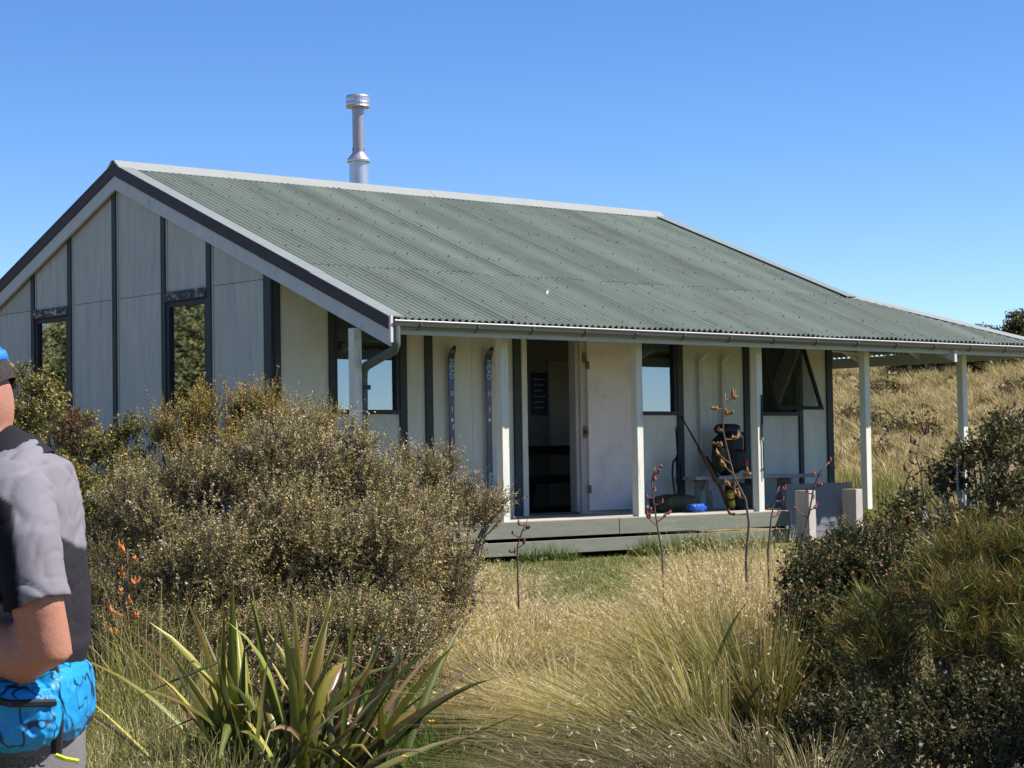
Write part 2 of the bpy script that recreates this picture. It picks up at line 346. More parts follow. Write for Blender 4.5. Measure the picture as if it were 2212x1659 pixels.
# fascia, gutter, brackets
hb(MB().box(.024, XC, .0, .045, 1.965, ZE - .05), 'fascia', M_pale)
hb(MB().box(XC - .045, XC, .047, YB, 1.965, ZE - .03), 'fascia', M_pale)
prof = [(-.055 - .055 * math.cos(a), 2.098 - .085 * math.sin(a)) for a in np.linspace(0, math.pi, 10)]
prof_in = [(-.055 - .051 * math.cos(a), 2.098 - .081 * math.sin(a)) for a in np.linspace(math.pi, 0, 10)]
hb(MB().prism([( -.005 - (q[0] + .11 - .11) - .11 if False else q[0], q[1]) for q in prof + prof_in], 0, .004, XC + .1), 'gutter', M_gutter)
hb(MB().tube([(.004, -.112, 2.095), (3.9, -.112, 2.093), (8, -.112, 2.090), (XC + .1, -.112, 2.091)], .0085, 8), 'gutter_lip', M_lip)
for k in range(15):
    xb = .33 + k * .765
    a_ = [(-.055 - .058 * math.cos(a), 2.098 - .089 * math.sin(a)) for a in np.linspace(.1, math.pi, 8)]; b_ = [(-.055 - .064 * math.cos(a), 2.098 - .096 * math.sin(a)) for a in np.linspace(math.pi, .1, 8)]
    hb(MB().prism(a_ + b_, 0, xb, xb + .028), 'gutter_bracket', M_gutter)
# downpipe
hb(MB().tube([(.055, -.055, 2.04), (.055, -.055, 1.88)], .048, 12), 'gutter_outlet', M_gutter)
hb(MB().tube([(.055, -.055, 1.93), (.055, -.055, 1.86), (.06, -.02, 1.80), (.075, .25, 1.73), (.09, .50, 1.66), (.10, .56, 1.60), (.10, .565, 1.5), (.10, .565, .6), (.10, .565, -.3)], .047, 12, flat=1), 'downpipe', M_pipe, smooth=True)
hb(MB().box(.045, .16, .515, .62, 1.42, 1.47), 'pipe_clip', M_trim)
# verandah posts
for k in range(6):
    xr_ = -.019 + 2.05 * k; 
    if k == 0: xr_ = .045
    top = roofz(.55) - .06 if k else roofz(.55) - .29
    hb(MB().box(xr_ - .1, xr_, .505, .605, -.02 if k < 4 else (-.03 if k == 4 else -.40), top - .02), 'verandah_post', M_post, bevel=.004)
hb(MB().box(10.13, 10.23, 4.6, 4.7, -.40, 2.3), 'verandah_post', M_post, bevel=.004)
# verandah beams, rafters and struts (seen under the end roof)
hb(MB().box(.03, XC - .06, .52, .59, ZE + .02, ZE + .14), 'verandah_beam', M_wall)
hb(MB().box(10.15, 10.22, .62, YB - .2, 2.28, 2.40), 'verandah_beam', M_wall)
for k in range(9):
    yy = .9 + k * 1.1
    xt = XR + .03 if yy > 1.75 else XC - (XC - XR) * yy / 1.75 + .05
    za, zb = ZE + SS * (XC - xt) - .03, ZE - .03 + SS * .06
    hb(MB().hexa([(xt, yy, za - .09), (xt, yy + .045, za - .09), (XC - .05, yy + .045, zb - .09), (XC - .05, yy, zb - .09), (xt, yy, za), (xt, yy + .045, za), (XC - .05, yy + .045, zb), (XC - .05, yy, zb)]), 'rafter', M_wall)
for k in range(11):
    xx = .8 + k * .86
    hb(MB().hexa([(xx, .06, ZE - .115 + SL * .06), (xx + .045, .06, ZE - .115 + SL * .06), (xx + .045, YW, ZE - .115 + SL * YW), (xx, YW, ZE - .115 + SL * YW), (xx, .06, ZE - .02 + SL * .06), (xx + .045, .06, ZE - .02 + SL * .06), (xx + .045, YW, ZE - .02 + SL * YW), (xx, YW, ZE - .02 + SL * YW)]), 'rafter', M_wall)
for (p0, p1) in (((10.18, 1.6, 2.28), (10.9, .9, 2.12)), ((10.18, 3.6, 2.28), (10.95, 2.7, 2.13))):
    hb(MB().tube([p0, p1], .022, 4), 'strut', M_post)
# walls: front wall sheets, one object per sheet; openings left free
WT = 2.128
def fpanel(x0, x1, z0, z1, m=None): hb(MB().box(x0, x1, YW, YW + .012, z0, z1), 'wall_panel', m or M_wall)
top = 2.92
for (a, b) in ((.135, .79), (1.875, 2.15), (2.252, 2.86), (2.864, 3.5), (5.41, 5.50), (6.385, 6.96), (6.964, 7.54), (8.705, 9.215)): fpanel(a, b, -.1, top)
fpanel(7.642, 7.75, -.1, top)
for (a, b) in ((.85, 1.775), (5.50, 6.28), (7.75, 8.63)): fpanel(a, b, -.1, 1.215); fpanel(a, b, 2.62, top)
fpanel(3.69, 5.41, 2.26, top); fpanel(4.67, 5.41, -.1, 2.256)
def fbat(x0, x1, z0=-.1, z1=2.93, m=M_trim, pr=.032): hb(MB().box(x0, x1, YW - pr, YW - .001, z0, z1), 'batten', m)
fbat(.066, .135, pr=.03); fbat(.79, .85); fbat(1.775, 1.872); fbat(2.15, 2.252); fbat(3.5, 3.607); fbat(6.28, 6.383); fbat(7.54, 7.64); fbat(8.63, 8.703); fbat(9.215, 9.33)
# windows of the front wall
def fwindow(x0, x1, z0, z1, split=None, sash=None):
    wnd = empty('window'); wnd.parent = hut; wnd.location = (0, 0, .42); t = .05; ya, yb = YW - .02, YW + .06
    MB().box(x0 + .002, x1 - .002, ya - .015, yb, z0 - .05, z0).build('sill', M_frame, wnd)
    MB().box(x0 + .002, x1 - .002, ya, yb, z1, z1 + .05).build('frame', M_frame, wnd)
    MB().box(x0 + .002, x0 + t, ya, yb, z0, z1).build('frame', M_frame, wnd); MB().box(x1 - t, x1 - .002, ya, yb, z0, z1).build('frame', M_frame, wnd)
    if sash is None:
        MB().box(x0 + t, x1 - t, YW + .02, YW + .024, z0, z1).build('pane', M_glass, wnd)
    else:
        ang = sash; h = z1 - z0; ca, sa = math.cos(ang), math.sin(ang)
        def T(q): return (q[0], YW - .025 - sa * q[2] * -1 * -1 if False else YW - .03 - sa * q[2] + ca * q[1], z1 - ca * q[2] - sa * q[1] * .0)
        def bx(a, b, c, d, e, f): return MB().hexa([T((a, c, e)), T((b, c, e)), T((b, d, e)), T((a, d, e)), T((a, c, f)), T((b, c, f)), T((b, d, f)), T((a, d, f))])
        sa_o = empty('sash'); sa_o.parent = wnd
        bx(x0 + .03, x1 + .06, -.035, 0, h + .04, h - .01).build('rail', M_frame, wnd); bx(x0 + .03, x1 + .06, -.035, 0, .05, 0).build('rail', M_frame, wnd)
        bx(x0 + .03, x0 + .08, -.036, .001, h - .01, .05).build('stile', M_frame, wnd); bx(x1 + .01, x1 + .06, -.036, .001, h - .01, .05).build('stile', M_frame, wnd)
        bx(x0 + .08, x1 + .01, -.02, -.016, h - .01, .05).build('pane', M_glass, wnd)
        bpy.data.objects.remove(sa_o)
    return wnd
fwindow(.85, 1.775, 1.265, 2.57); fwindow(5.50, 6.28, 1.265, 2.57); fwindow(7.75, 8.63, 1.265, 2.25, sash=math.radians(20))
# doorway
dj = empty('door_frame'); dj.parent = hut; dj.location = (0, 0, .42)
MB().box(3.609, 3.69, YW - .045, YW + .1, .0, 2.25).build('jamb', M_post, dj)
MB().box(4.50, 4.555, YW - .02, YW + .1, .0, 2.25).build('jamb', M_jamb, dj); MB().box(4.556, 4.60, YW - .045, YW + .1, .0, 2.25).build('jamb', M_jamb, dj); MB().box(4.601, 4.668, YW - .03, YW + .06, .0, 2.25).build('jamb', M_jamb, dj)
MB().box(3.692, 4.498, YW - .03, YW + .1, 2.19, 2.248).build('lintel', M_frame, dj)
MB().box(3.692, 4.498, YW - .06, YW + .12, -.03, .03).build('threshold', M_darkwood, dj)
door = hb(MB().box(4.672, 5.415, YW - .062, YW - .018, .035, 2.20), 'door', M_door, bevel=.004)
for z in (.25, 1.78):
    o = MB().box(4.655, 4.70, YW - .066, YW - .055, z, z + .1).build('hinge', M_brass, door)
MB().box(4.59, 4.655, YW - .05, YW - .0455, .93, 1.08).build('latch_plate', M_brass, door)
MB().tube([(4.62, YW - .05, 1.0), (4.62, YW - .10, 1.0)], .022, 10).build('knob', M_brass, door)
MB().box(4.60, 4.645, YW - .055, YW - .0455, 1.86, 1.98).build('catch', M_brass, door)
# gable wall: sheets between battens, split at the joint height
JZ = 2.696
def gz_top(y): return roofz(y) - .22
bys = [2.16, 3.395, 4.374, 5.505, 6.616, 7.58, 8.66, YB - 2.128]
def gpanel(ya, yb, z0, z1=None):
    if z1 is not None and z1 < min(gz_top(ya), gz_top(yb)): poly = [(ya, z0), (yb, z0), (yb, z1), (ya, z1)]
    else:
        poly = [(ya, z0), (yb, z0), (yb, gz_top(yb))]
        if ya < YR < yb: poly.append((YR, gz_top(YR)))
        poly.append((ya, gz_top(ya)))
    hb(MB().prism(poly, 0, XG, XG + .012), 'wall_panel', M_gable)
for a, b in zip(bys[:-1], bys[1:]):
    win = (a, b) in ((bys[1], bys[2]), (bys[4], bys[5]))
    ws, wt = 1.24, 2.70
    if win: gpanel(a + .002, b - .002, -.35, ws); gpanel(a + .002, b - .002, wt)
    else:
        gpanel(a + .002, b - .002, -.35, min(JZ, max(.2, min(gz_top(a), gz_top(b)) - .03)))
        if min(gz_top(a), gz_top(b)) > JZ: gpanel(a + .002, b - .002, JZ + .006)
        else:
            pass
# last low sheets that end under the slope
for yb_ in bys:
    if yb_ in (bys[0], bys[-1]): continue
    zt = gz_top(yb_) + (0 if abs(yb_ - YR) > .2 else -.02)
    hb(MB().prism([(yb_ - .045, -.35), (yb_ + .045, -.35), (yb_ + .045, gz_top(yb_ + .045) + .01), (yb_ - .045, gz_top(yb_ - .045) + .01)], 0, XG - .03, XG - .001), 'batten', M_trim)
    hb(MB().prism([(yb_ - .075, -.35), (yb_ - .047, -.35), (yb_ - .047, gz_top(yb_ - .047)), (yb_ - .075, gz_top(yb_ - .075))], 0, XG - .012, XG - .001), 'cover_strip', M_gable)
hb(MB().prism([(2.128, -.35), (2.27, -.35), (2.27, gz_top(2.27)), (2.128, gz_top(2.128))], 0, XG - .04, XG - .001), 'corner_board', M_trim)
for (a, b) in ((bys[1], bys[2]), (bys[4], bys[5])):
    wnd = empty('window'); wnd.parent = hut; wnd.location = (0, 0, .42); a += .047; b -= .047; z0, z1 = 1.29, 2.59
    MB().box(XG - .04, XG + .05, a, b, z1 + .004, z1 + .105).build('head_board', M_peel, wnd)
    MB().box(XG - .05, XG + .05, a - .02, b + .02, z1 - .012, z1 + .002).build('drip', M_frame, wnd)
    MB().box(XG - .02, XG + .05, a, b, z0 - .05, z0).build('sill', M_frame, wnd)
    for (q, r) in ((a, a + .06), (b - .06, b)): MB().box(XG - .015, XG + .05, q, r, z0, z1 - .014).build('frame', M_frame, wnd)
    MB().box(XG - .013, XG + .05, a + .06, b - .06, z1 - .07, z1 - .014).build('frame', M_frame, wnd)
    MB().box(XG + .02, XG + .024, a + .06, b - .06, z0, z1 - .07).build('pane', M_glassd, wnd)
# other walls, interior
hb(MB().prism([(2.14, -.35), (3.85, -.35), (3.85, gz_top(3.85)), (2.14, gz_top(2.14))], 0, XR + .03, XR + .05), 'end_wall', M_gable)
hb(MB().box(XR + .03, XR + .05, 3.852, 4.698, -.35, 1.0), 'end_wall', M_gable); hb(MB().prism([(3.852, 2.3), (4.698, 2.3), (4.698, gz_top(4.698)), (3.852, gz_top(3.852))], 0, XR + .03, XR + .05), 'end_wall', M_gable)
hb(MB().prism([(4.7, -.35), (YB - 2.128, -.35), (YB - 2.128, gz_top(YB - 2.128)), (YR, gz_top(YR)), (4.7, gz_top(4.7))], 0, XR + .03, XR + .05), 'end_wall', M_gable)
wnd = empty('window'); wnd.parent = hut; wnd.location = (0, 0, .42)  # unseen window, added to bring more daylight into the room
for (ya, yb, za, zb) in ((3.85, 3.90, 1.0, 2.3), (4.65, 4.70, 1.0, 2.3), (3.90, 4.65, 1.0, 1.05), (3.90, 4.65, 2.25, 2.3)): MB().box(XR + .015, XR + .065, ya + .001, yb - .001, za + .001, zb - .001).build('frame', M_frame, wnd)
for (ya, yb) in ((3.90, 4.65),): MB().box(XR + .038, XR + .042, ya, yb, 1.05, 2.25).build('pane', M_glassc, wnd)
hb(MB().box(XG + .02, XR + .02, YB - 2.128, YB - 2.10, -.35, 2.9), 'back_wall', M_gable)
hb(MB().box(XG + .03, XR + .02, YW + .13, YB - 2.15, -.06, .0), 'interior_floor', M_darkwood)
hb(MB().box(XG + .03, XR + .02, YW + .15, YB - 2.15, 2.62, 2.66), 'interior_ceiling', M_inner)
hb(MB().box(XG + .03, XR + .02, 5.2, 5.25, .0, 2.62), 'partition', M_inner)
hb(MB().box(6.80, 7.62, 5.15, 5.195, .02, 2.07), 'interior_door', M_innerpale)
# verandah deck: planks, front boards
for k in range(12):
    ya = .50 + k * .134
    hb(MB().box(.0, 6.55 if k < 6 else 9.3, ya, ya + .128, -.04, 0), 'deck_plank', M_decktop)
hb(MB().box(.0, 3.62, .455, .495, -.185, -.004), 'deck_board', M_deck, bevel=.004); hb(MB().box(3.626, 6.552, .455, .495, -.187, -.006), 'deck_board', M_deck, bevel=.004)
hb(MB().box(.0, 4.9, .462, .495, -.372, -.222), 'deck_board', M_deck, bevel=.004); hb(MB().box(4.905, 6.55, .46, .495, -.374, -.224), 'deck_board', M_deck, bevel=.004)
hb(MB().box(-.03, -.002, .5, 2.0, -.37, -.002), 'deck_end', M_deck)
# flue
fl = empty('flue'); fl.parent = hut; fl.location = (0, 0, .42); fc = (4.41, YR + 1.0, 0)
MB().lathe(fc, [(.132, 3.9), (.132, 4.86)], 28).build('flue_jacket', M_steel, fl, smooth=False)
MB().lathe(fc, [(.165, 4.845), (.168, 4.87), (.09, 4.965), (.085, 4.985)], 28).build('flue_cone', M_steel, fl)
MB().lathe(fc, [(.086, 4.97), (.088, 5.05), (.08, 5.052), (.08, 5.66)], 28).build('flue_pipe', M_steel2, fl)
MB().lathe(fc, [(.10, 5.60), (.165, 5.605), (.17, 5.62), (.164, 5.63), (.164, 5.665), (.169, 5.672), (.164, 5.68), (.164, 5.74), (.169, 5.75), (.15, 5.775), (.10, 5.78)], 28).build('flue_cap', M_steel, fl)
for k in range(6):
    a = k * math.pi / 3; MB().box(-.006, .006, -.002, .002, 0, .03).build('rivet', M_bolt, fl).location = (fc[0] + .089 * math.cos(a), fc[1] + .089 * math.sin(a), 5.0)

# ------------------------------------------------------------------ things on the verandah
def text_mesh(body, size, name, m, parent, origin, xdir, ydir, ext=.0006, bold=0):
    c = bpy.data.curves.new('t', 'FONT'); c.body = body; c.size = size; c.extrude = ext; c.offset = bold; c.align_x = 'LEFT'; c.align_y = 'CENTER'
    o = bpy.data.objects.new('t', c); COL.objects.link(o); bpy.context.view_layer.update()
    me = bpy.data.meshes.new_from_object(o.evaluated_get(bpy.context.evaluated_depsgraph_get())); bpy.data.objects.remove(o)
    x = Vector(xdir).normalized(); y = Vector(ydir).normalized(); z = x.cross(y)
    me.transform(Matrix(((x.x, y.x, z.x, origin[0]), (x.y, y.y, z.y, origin[1]), (x.z, y.z, z.z, origin[2]), (0, 0, 0, 1))))
    me.materials.clear(); return link(name, me, m, parent)
M_white = mat('white print', (.62, .64, .66), .5, .06, 20)
M_cyan = mat('pale blue print', (.30, .55, .66), .5, .1, 20)
def bandmat(name, bands, rough=.3):
    m = mat(name, (.1, .1, .1), rough, .1, 12, spec=.5); n = m.node_tree.nodes; L = m.node_tree.links
    tc = n.new('ShaderNodeTexCoord'); sx = n.new('ShaderNodeSeparateXYZ'); L.new(tc.outputs['Object'], sx.inputs[0])
    r = n.new('ShaderNodeValToRGB'); mr = n.new('ShaderNodeMapRange'); mr.inputs[1].default_value = 0; mr.inputs[2].default_value = 2.1; L.new(sx.outputs[2], mr.inputs[0]); L.new(mr.outputs[0], r.inputs[0])
    while len(r.color_ramp.elements) < len(bands): r.color_ramp.elements.new(.5)
    for e, (z, c) in zip(r.color_ramp.elements, bands): e.position = z / 2.1; e.color = (*c, 1)
    L.new(r.outputs[0], [q for q in n if q.type == 'HUE_SAT'][0].inputs['Color']); return m
M_skid = bandmat('dark ski print', [(0, (.02, .025, .06)), (.7, (.025, .03, .08)), (.95, (.06, .06, .09)), (1.3, (.07, .06, .11)), (1.45, (.04, .06, .18)), (1.72, (.03, .07, .22)), (1.8, (.01, .012, .02)), (2.1, (.01, .01, .012))])
M_skip = mat('pale old ski', (.50, .47, .47), .5, .15, 8, .1, 40, stretch=(3, 3, .5), c2=(.22, .26, .36), c2amt=.3, c2scale=5)
def ski(name, x, y, z0, z1, wmid, m, tipdir, label, side=0):
    t = empty(name, (x, y, z0)); tag(t, label, 'ski')
    n = 40; v = []; f = []; H = z1 - z0
    for i in range(n + 1):
        s = i / n; zz = H * s; k = max(0, (s - .90) / .10)
        ww = wmid * (1 + .35 * (2 * s - 1) ** 2) * (1 if s < .95 else max(.25, math.sqrt(max(0, 1 - ((s - .95) / .05) ** 2))))
        off = Vector(tipdir) * (k * k)
        for sx_, th in ((-1, 0), (1, 0), (1, .012), (-1, .012)): v.append((sx_ * ww / 2 + off.x, off.y + th, zz - .02 * k * k))
    for i in range(n):
        for a in range(4): f.append((i * 4 + a, i * 4 + (a + 1) % 4, i * 4 + 4 + (a + 1) % 4, i * 4 + 4 + a))
    f += [(3, 2, 1, 0), (n * 4, n * 4 + 1, n * 4 + 2, n * 4 + 3)]
    me = bpy.data.meshes.new('ski_blade'); me.from_pydata(v, [], f); me.update(); b = link('ski_blade', me, m, t)
    return t
for (xx, lab) in ((2.50, 'dark blue ski on the wall beside the window, nearer the downpipe'), (3.07, 'dark blue ski on the wall next to the open doorway')):
    t = ski('ski', xx, 2.062, .06, 2.03, .075, M_skid, (-.012, -.09, 0), lab); t['group'] = 'dark skis beside the doorway'
    # printed names and marks, measured from the foot of the ski
    D = (0, 0, -1); U = (1, 0, 0); fy = -.0025
    text_mesh('HEAD', .088, 'lettering', M_cyan, t, (0, fy, 1.80), D, U, bold=.001)
    text_mesh('SL', .075, 'lettering', M_white, t, (.004, fy, 1.43), D, U)
    MB().box(-.002, .01, fy, -.0005, 1.18, 1.25).build('mark', M_white, t)
    MB().tube([(0, fy, 1.09), (0, -.0005, 1.09)], .02, 12).build('mark', M_white, t)
    if xx < 2.8: MB().box(.005, .03, fy, -.0005, .98, 1.04).build('mark', M_cyan, t)
    text_mesh('RADIAL', .080, 'lettering', M_cyan, t, (0, fy, .47), D, U, bold=.001)
    MB().box(-.03, .03, fy, -.0005, 1.855, 1.862).build('mark', M_white, t)
for (xx, lab) in ((6.68, 'old pale wooden ski on the wall, nearer the white door'), (7.11, 'old pale wooden ski on the wall above the backpack')):
    t = ski('ski', xx, 2.062, .30, 2.05, .062, M_skip, (.055, -.12, 0), lab); t['group'] = 'pale skis above the bench'
# long bench against the wall
bn = empty('bench', (7.35, 1.82, 0)); tag(bn, 'weathered grey timber bench against the wall under the skis', 'bench')
for k in range(2): MB().box(-1.22, 1.20, -.17 + k * .18, -.17 + k * .18 + .165, .385, .43).build('seat_plank', M_benchwood, bn, bevel=.004)
for xx in (-.95, .62):
    MB().prism([(-.15, 0), (-.09, 0), (-.02, .38), (-.12, .38)], 0, xx, xx + .05).build('leg', M_benchwood, bn); MB().prism([(.09, 0), (.15, 0), (.12, .38), (.02, .38)], 0, xx, xx + .05).build('leg', M_benchwood, bn)
    MB().box(xx + .052, xx + .08, -.13, .13, .26, .33).build('brace', M_benchwood, bn)
# backpack
def blob(name, c, r, m, parent, seed=0, amp=.12, freq=6, sub=4, sq=.7, fold=0):
    bm = bmesh.new(); bmesh.ops.create_icosphere(bm, subdivisions=sub, radius=1)
    for v in bm.verts:
        d = v.co.copy(); q = Vector([math.copysign(abs(a) ** sq, a) for a in d])
        nn = mnoise.noise(d * freq * .35 + Vector((seed, 0, 0))) * amp + mnoise.noise(d * freq + Vector((0, seed, 0))) * amp * .4
        if fold: nn -= abs(mnoise.noise(d * freq * .8 + Vector((seed, seed, 0)))) * fold
        v.co = Vector((q.x * r[0], q.y * r[1], q.z * r[2])) * (1 + nn) + Vector(c)
    me = bpy.data.meshes.new(name); bm.to_mesh(me); bm.free(); return link(name, me, m, parent, True)
M_black = mat('black pack cloth', (.012, .012, .014), .6, .3, 12, .3, 60)
M_camo = mat('camouflage cloth', (.05, .055, .03), .8, .2, 10, .2, 60, c2=(.12, .10, .055), c2amt=.5, c2scale=14)
M_red = mat('red patch', (.45, .02, .03), .6, .1, 8)
M_blue = mat('blue stuff sack cloth', (.008, .08, .36), .45, .15, 8, .2, 40)
M_yel = mat('yellow foam mat', (.26, .24, .03), .7, .12, 10)
M_gun = mat('gun steel', (.02, .021, .023), .35, .1, 10, metal=.6)
M_stock = mat('rifle stock wood', (.13, .075, .035), .5, .25, 8, stretch=(3, 3, .6))
bk = empty('backpack', (6.86, 1.78, .43)); tag(bk, 'black backpack standing on the bench in front of the pale skis', 'backpack')
blob('main_bag', (0, 0, .30), (.21, .15, .29), M_black, bk, 3, .12, 5); blob('lid', (-.02, -.01, .60), (.17, .13, .07), M_black, bk, 5, .1, 5)
blob('side_pocket', (-.20, -.02, .2), (.07, .1, .16), M_camo, bk, 8, .1, 6); blob('front_pocket', (.04, -.14, .2), (.13, .06, .14), M_black, bk, 9, .1, 6)
MB().box(.10, .16, -.205, -.19, .13, .20).build('patch', M_red, bk)
MB().tube([(.16, -.1, .55), (.24, -.08, .5), (.27, -.05, .3), (.22, -.05, .1)], .018, 6).build('strap', M_black, bk); MB().tube([(-.1, -.14, .56), (-.12, -.2, .35), (-.1, -.18, .1)], .014, 6).build('strap', M_black, bk)
dp = empty('day_pack', (6.60, 1.38, 0)); tag(dp, 'dark bag lying on the deck below the backpack, yellow mat beside it', 'bag')
blob('main_bag', (0, 0, .17), (.17, .15, .17), M_black, dp, 13, .14, 5); MB().tube([(-.08, -.12, .33), (-.14, -.17, .22), (-.06, -.17, .08)], .014, 6).build('strap', M_black, dp)
ym = empty('foam_mat', (6.28, 1.18, .0)); tag(ym, 'rolled yellow foam mat beside the dark bag on the deck', 'mat')
MB().tube([(-.04, 0, .24), (.05, .05, .06)], .042, 16).build('roll', M_yel, ym); MB().tube([(-.005, .02, .165), (.008, .028, .14)], .045, 16).build('strap', M_black, ym)
cb = empty('camouflage_bag', (5.56, 1.5, 0)); tag(cb, 'camouflage cloth bag slumped on the deck by the leaning rifle', 'bag')
blob('main_bag', (0, 0, .1), (.34, .2, .115), M_camo, cb, 21, .16, 5); MB().tube([(-.2, -.1, .15), (-.05, -.16, .24), (.12, -.1, .16)], .012, 6).build('handle', M_black, cb)
bs = empty('stuff_sack', (5.45, 1.0, 0)); tag(bs, 'small bright blue stuff sack on the deck edge', 'bag')
blob('sack', (0, 0, .055), (.13, .08, .055), M_blue, bs, 31, .18, 6, fold=.15); MB().tube([(.12, 0, .06), (.16, 0, .075)], [.03, .045], 8).build('neck', M_blue, bs)
def rifle(name, foot, top, label, stockm, sling):
    t = empty(name, foot); tag(t, label, 'rifle'); a = Vector((0, 0, 0)); b = Vector(top) - Vector(foot); d = b.normalized(); L_ = b.length
    s = d.cross(Vector((0, 1, 0))).normalized(); P_ = lambda k, o=0: a + d * (k * L_) + s * o
    MB().tube([P_(0, .02), P_(.06, .02), P_(.22, .005), P_(.30, 0)], [.055, .052, .03, .022], 10, flat=.4).build('butt_stock', stockm, t, smooth=True)
    MB().tube([P_(.28), P_(.34), P_(.5), P_(.66)], [.022, .03, .028, .018], 10, flat=.7).build('fore_stock', stockm, t, smooth=True)
    MB().tube([P_(.32, -.022), P_(.48, -.022)], .017, 10).build('receiver', M_gun, t); MB().tube([P_(.46, -.018), P_(1, -.012)], [.013, .009], 10).build('barrel', M_gun, t, smooth=True)
    MB().tube([P_(.97, -.012), P_(.975, -.035)], .004, 6).build('front_sight', M_gun, t)
    MB().tube([P_(.34, -.05), P_(.38, -.055), P_(.52, -.055), P_(.56, -.05)], [.02, .016, .016, .022], 10).build('scope', M_gun, t)
    MB().tube([P_(.30, .03), P_(.32, .055), P_(.36, .05), P_(.37, .02)], .004, 6).build('trigger_guard', M_gun, t); MB().tube([P_(.36, -.02), P_(.35, -.06) + Vector((0, -.03, 0))], .006, 6).build('bolt_handle', M_gun, t)
    if sling: MB().tube([P_(.10, .05), P_(.2, .12) + Vector((0, -.03, 0)), P_(.4, .14) + Vector((0, -.03, 0)), P_(.56, .08), P_(.62, .02)], .016, 6, flat=.3).build('sling', M_black, t)
rifle('rifle', (5.90, 1.72, .0), (6.17, 2.05, 1.06), 'dark rifle with hanging sling leaning upright beside the window batten', M_black, True)
rifle('rifle', (6.40, 1.28, .0), (6.28, 2.06, 1.20), 'brown wooden stocked rifle leaning at a slant before the bench', M_stock, False)
# webbing strap hanging on a post
st = empty('webbing_strap', (6.075, .50, 1.42)); tag(st, 'black webbing strap hanging down the front of a verandah post', 'strap')
MB().hexa([(.0, -.012, -.52), (.034, -.012, -.52), (.034, -.004, -.52), (.0, -.004, -.52), (.018, -.012, 0), (.046, -.012, 0), (.046, -.004, 0), (.018, -.004, 0)]).build('upper_length', M_black, st)
MB().tube([(.012, -.008, -.52), (.03, -.012, -.6), (.028, -.012, -.75), (.034, -.012, -.88), (.03, -.012, -1.02)], .012, 6, flat=.5).build('lower_length', M_black, st)
MB().tube([(.028, -.03, -.01), (.028, .0, -.01)], .006, 6).build('hook', M_gun, st)
MB().box(.005, .05, -.016, -.003, -.90, -.89).build('buckle', M_gun, st)
# posts and grey board by the end of the deck
gb = empty('step_guard', (7.05, .2, g1(7.05, .2))); tag(gb, 'two short weathered timber posts with a grey board behind at the deck end', 'barrier')
zb0 = -g1(7.05, .2)
for xx in (-.53, .36): MB().prism([(xx, -.06), (xx + .13, -.06), (xx + .13, .16), (xx, .16)], 2, -.1, zb0 + .245).build('post', M_steppost, gb, bevel=.004)
MB().box(.25, 1.55, 1.0, 1.03, .02, zb0 + .31).build('board', M_greypanel, gb)
MB().box(-.47, -.43, -.068, -.0605, zb0 + .15, zb0 + .2).build('tag_plate', M_bolt, gb)
# inside the hut
tb = empty('table', (6.3, 4.45, 0)); tag(tb, 'dark timber table inside the hut seen through the doorway', 'table')
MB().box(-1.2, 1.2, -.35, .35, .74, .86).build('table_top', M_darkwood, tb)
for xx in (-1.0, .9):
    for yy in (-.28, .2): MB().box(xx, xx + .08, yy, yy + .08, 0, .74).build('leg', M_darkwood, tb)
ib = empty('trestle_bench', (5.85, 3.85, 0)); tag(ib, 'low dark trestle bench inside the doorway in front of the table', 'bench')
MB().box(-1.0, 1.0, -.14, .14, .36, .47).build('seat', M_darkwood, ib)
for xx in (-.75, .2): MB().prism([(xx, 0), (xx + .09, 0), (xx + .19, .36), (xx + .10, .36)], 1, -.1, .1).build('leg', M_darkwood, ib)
nb = empty('notice', (6.65, 5.19, 1.6)); tag(nb, 'dark blue notice sheet pinned to the wall inside the doorway', 'notice')
MB().box(-.16, .16, -.006, 0, -.3, .3).build('sheet', M_bluepaper, nb)
for k in range(6): MB().box(-.11, .11 - .03 * (k % 3), -.008, -.0065, .2 - k * .08, .215 - k * .08).build('text_line', M_white, nb)
lf = MB().hexa([(0, 0, 0), (.05, .02, 0), (.03, .05, 0), (-.02, .03, 0), (.0, .0, .03), (.05, .02, .05), (.03, .05, .03), (-.02, .03, .04)]).build('fallen_leaf', M_post, None); lf.location = (3.08, 1.03, roofz(1.03) + .014); tag(lf, 'pale dry leaf lying on the green roof', 'leaf')
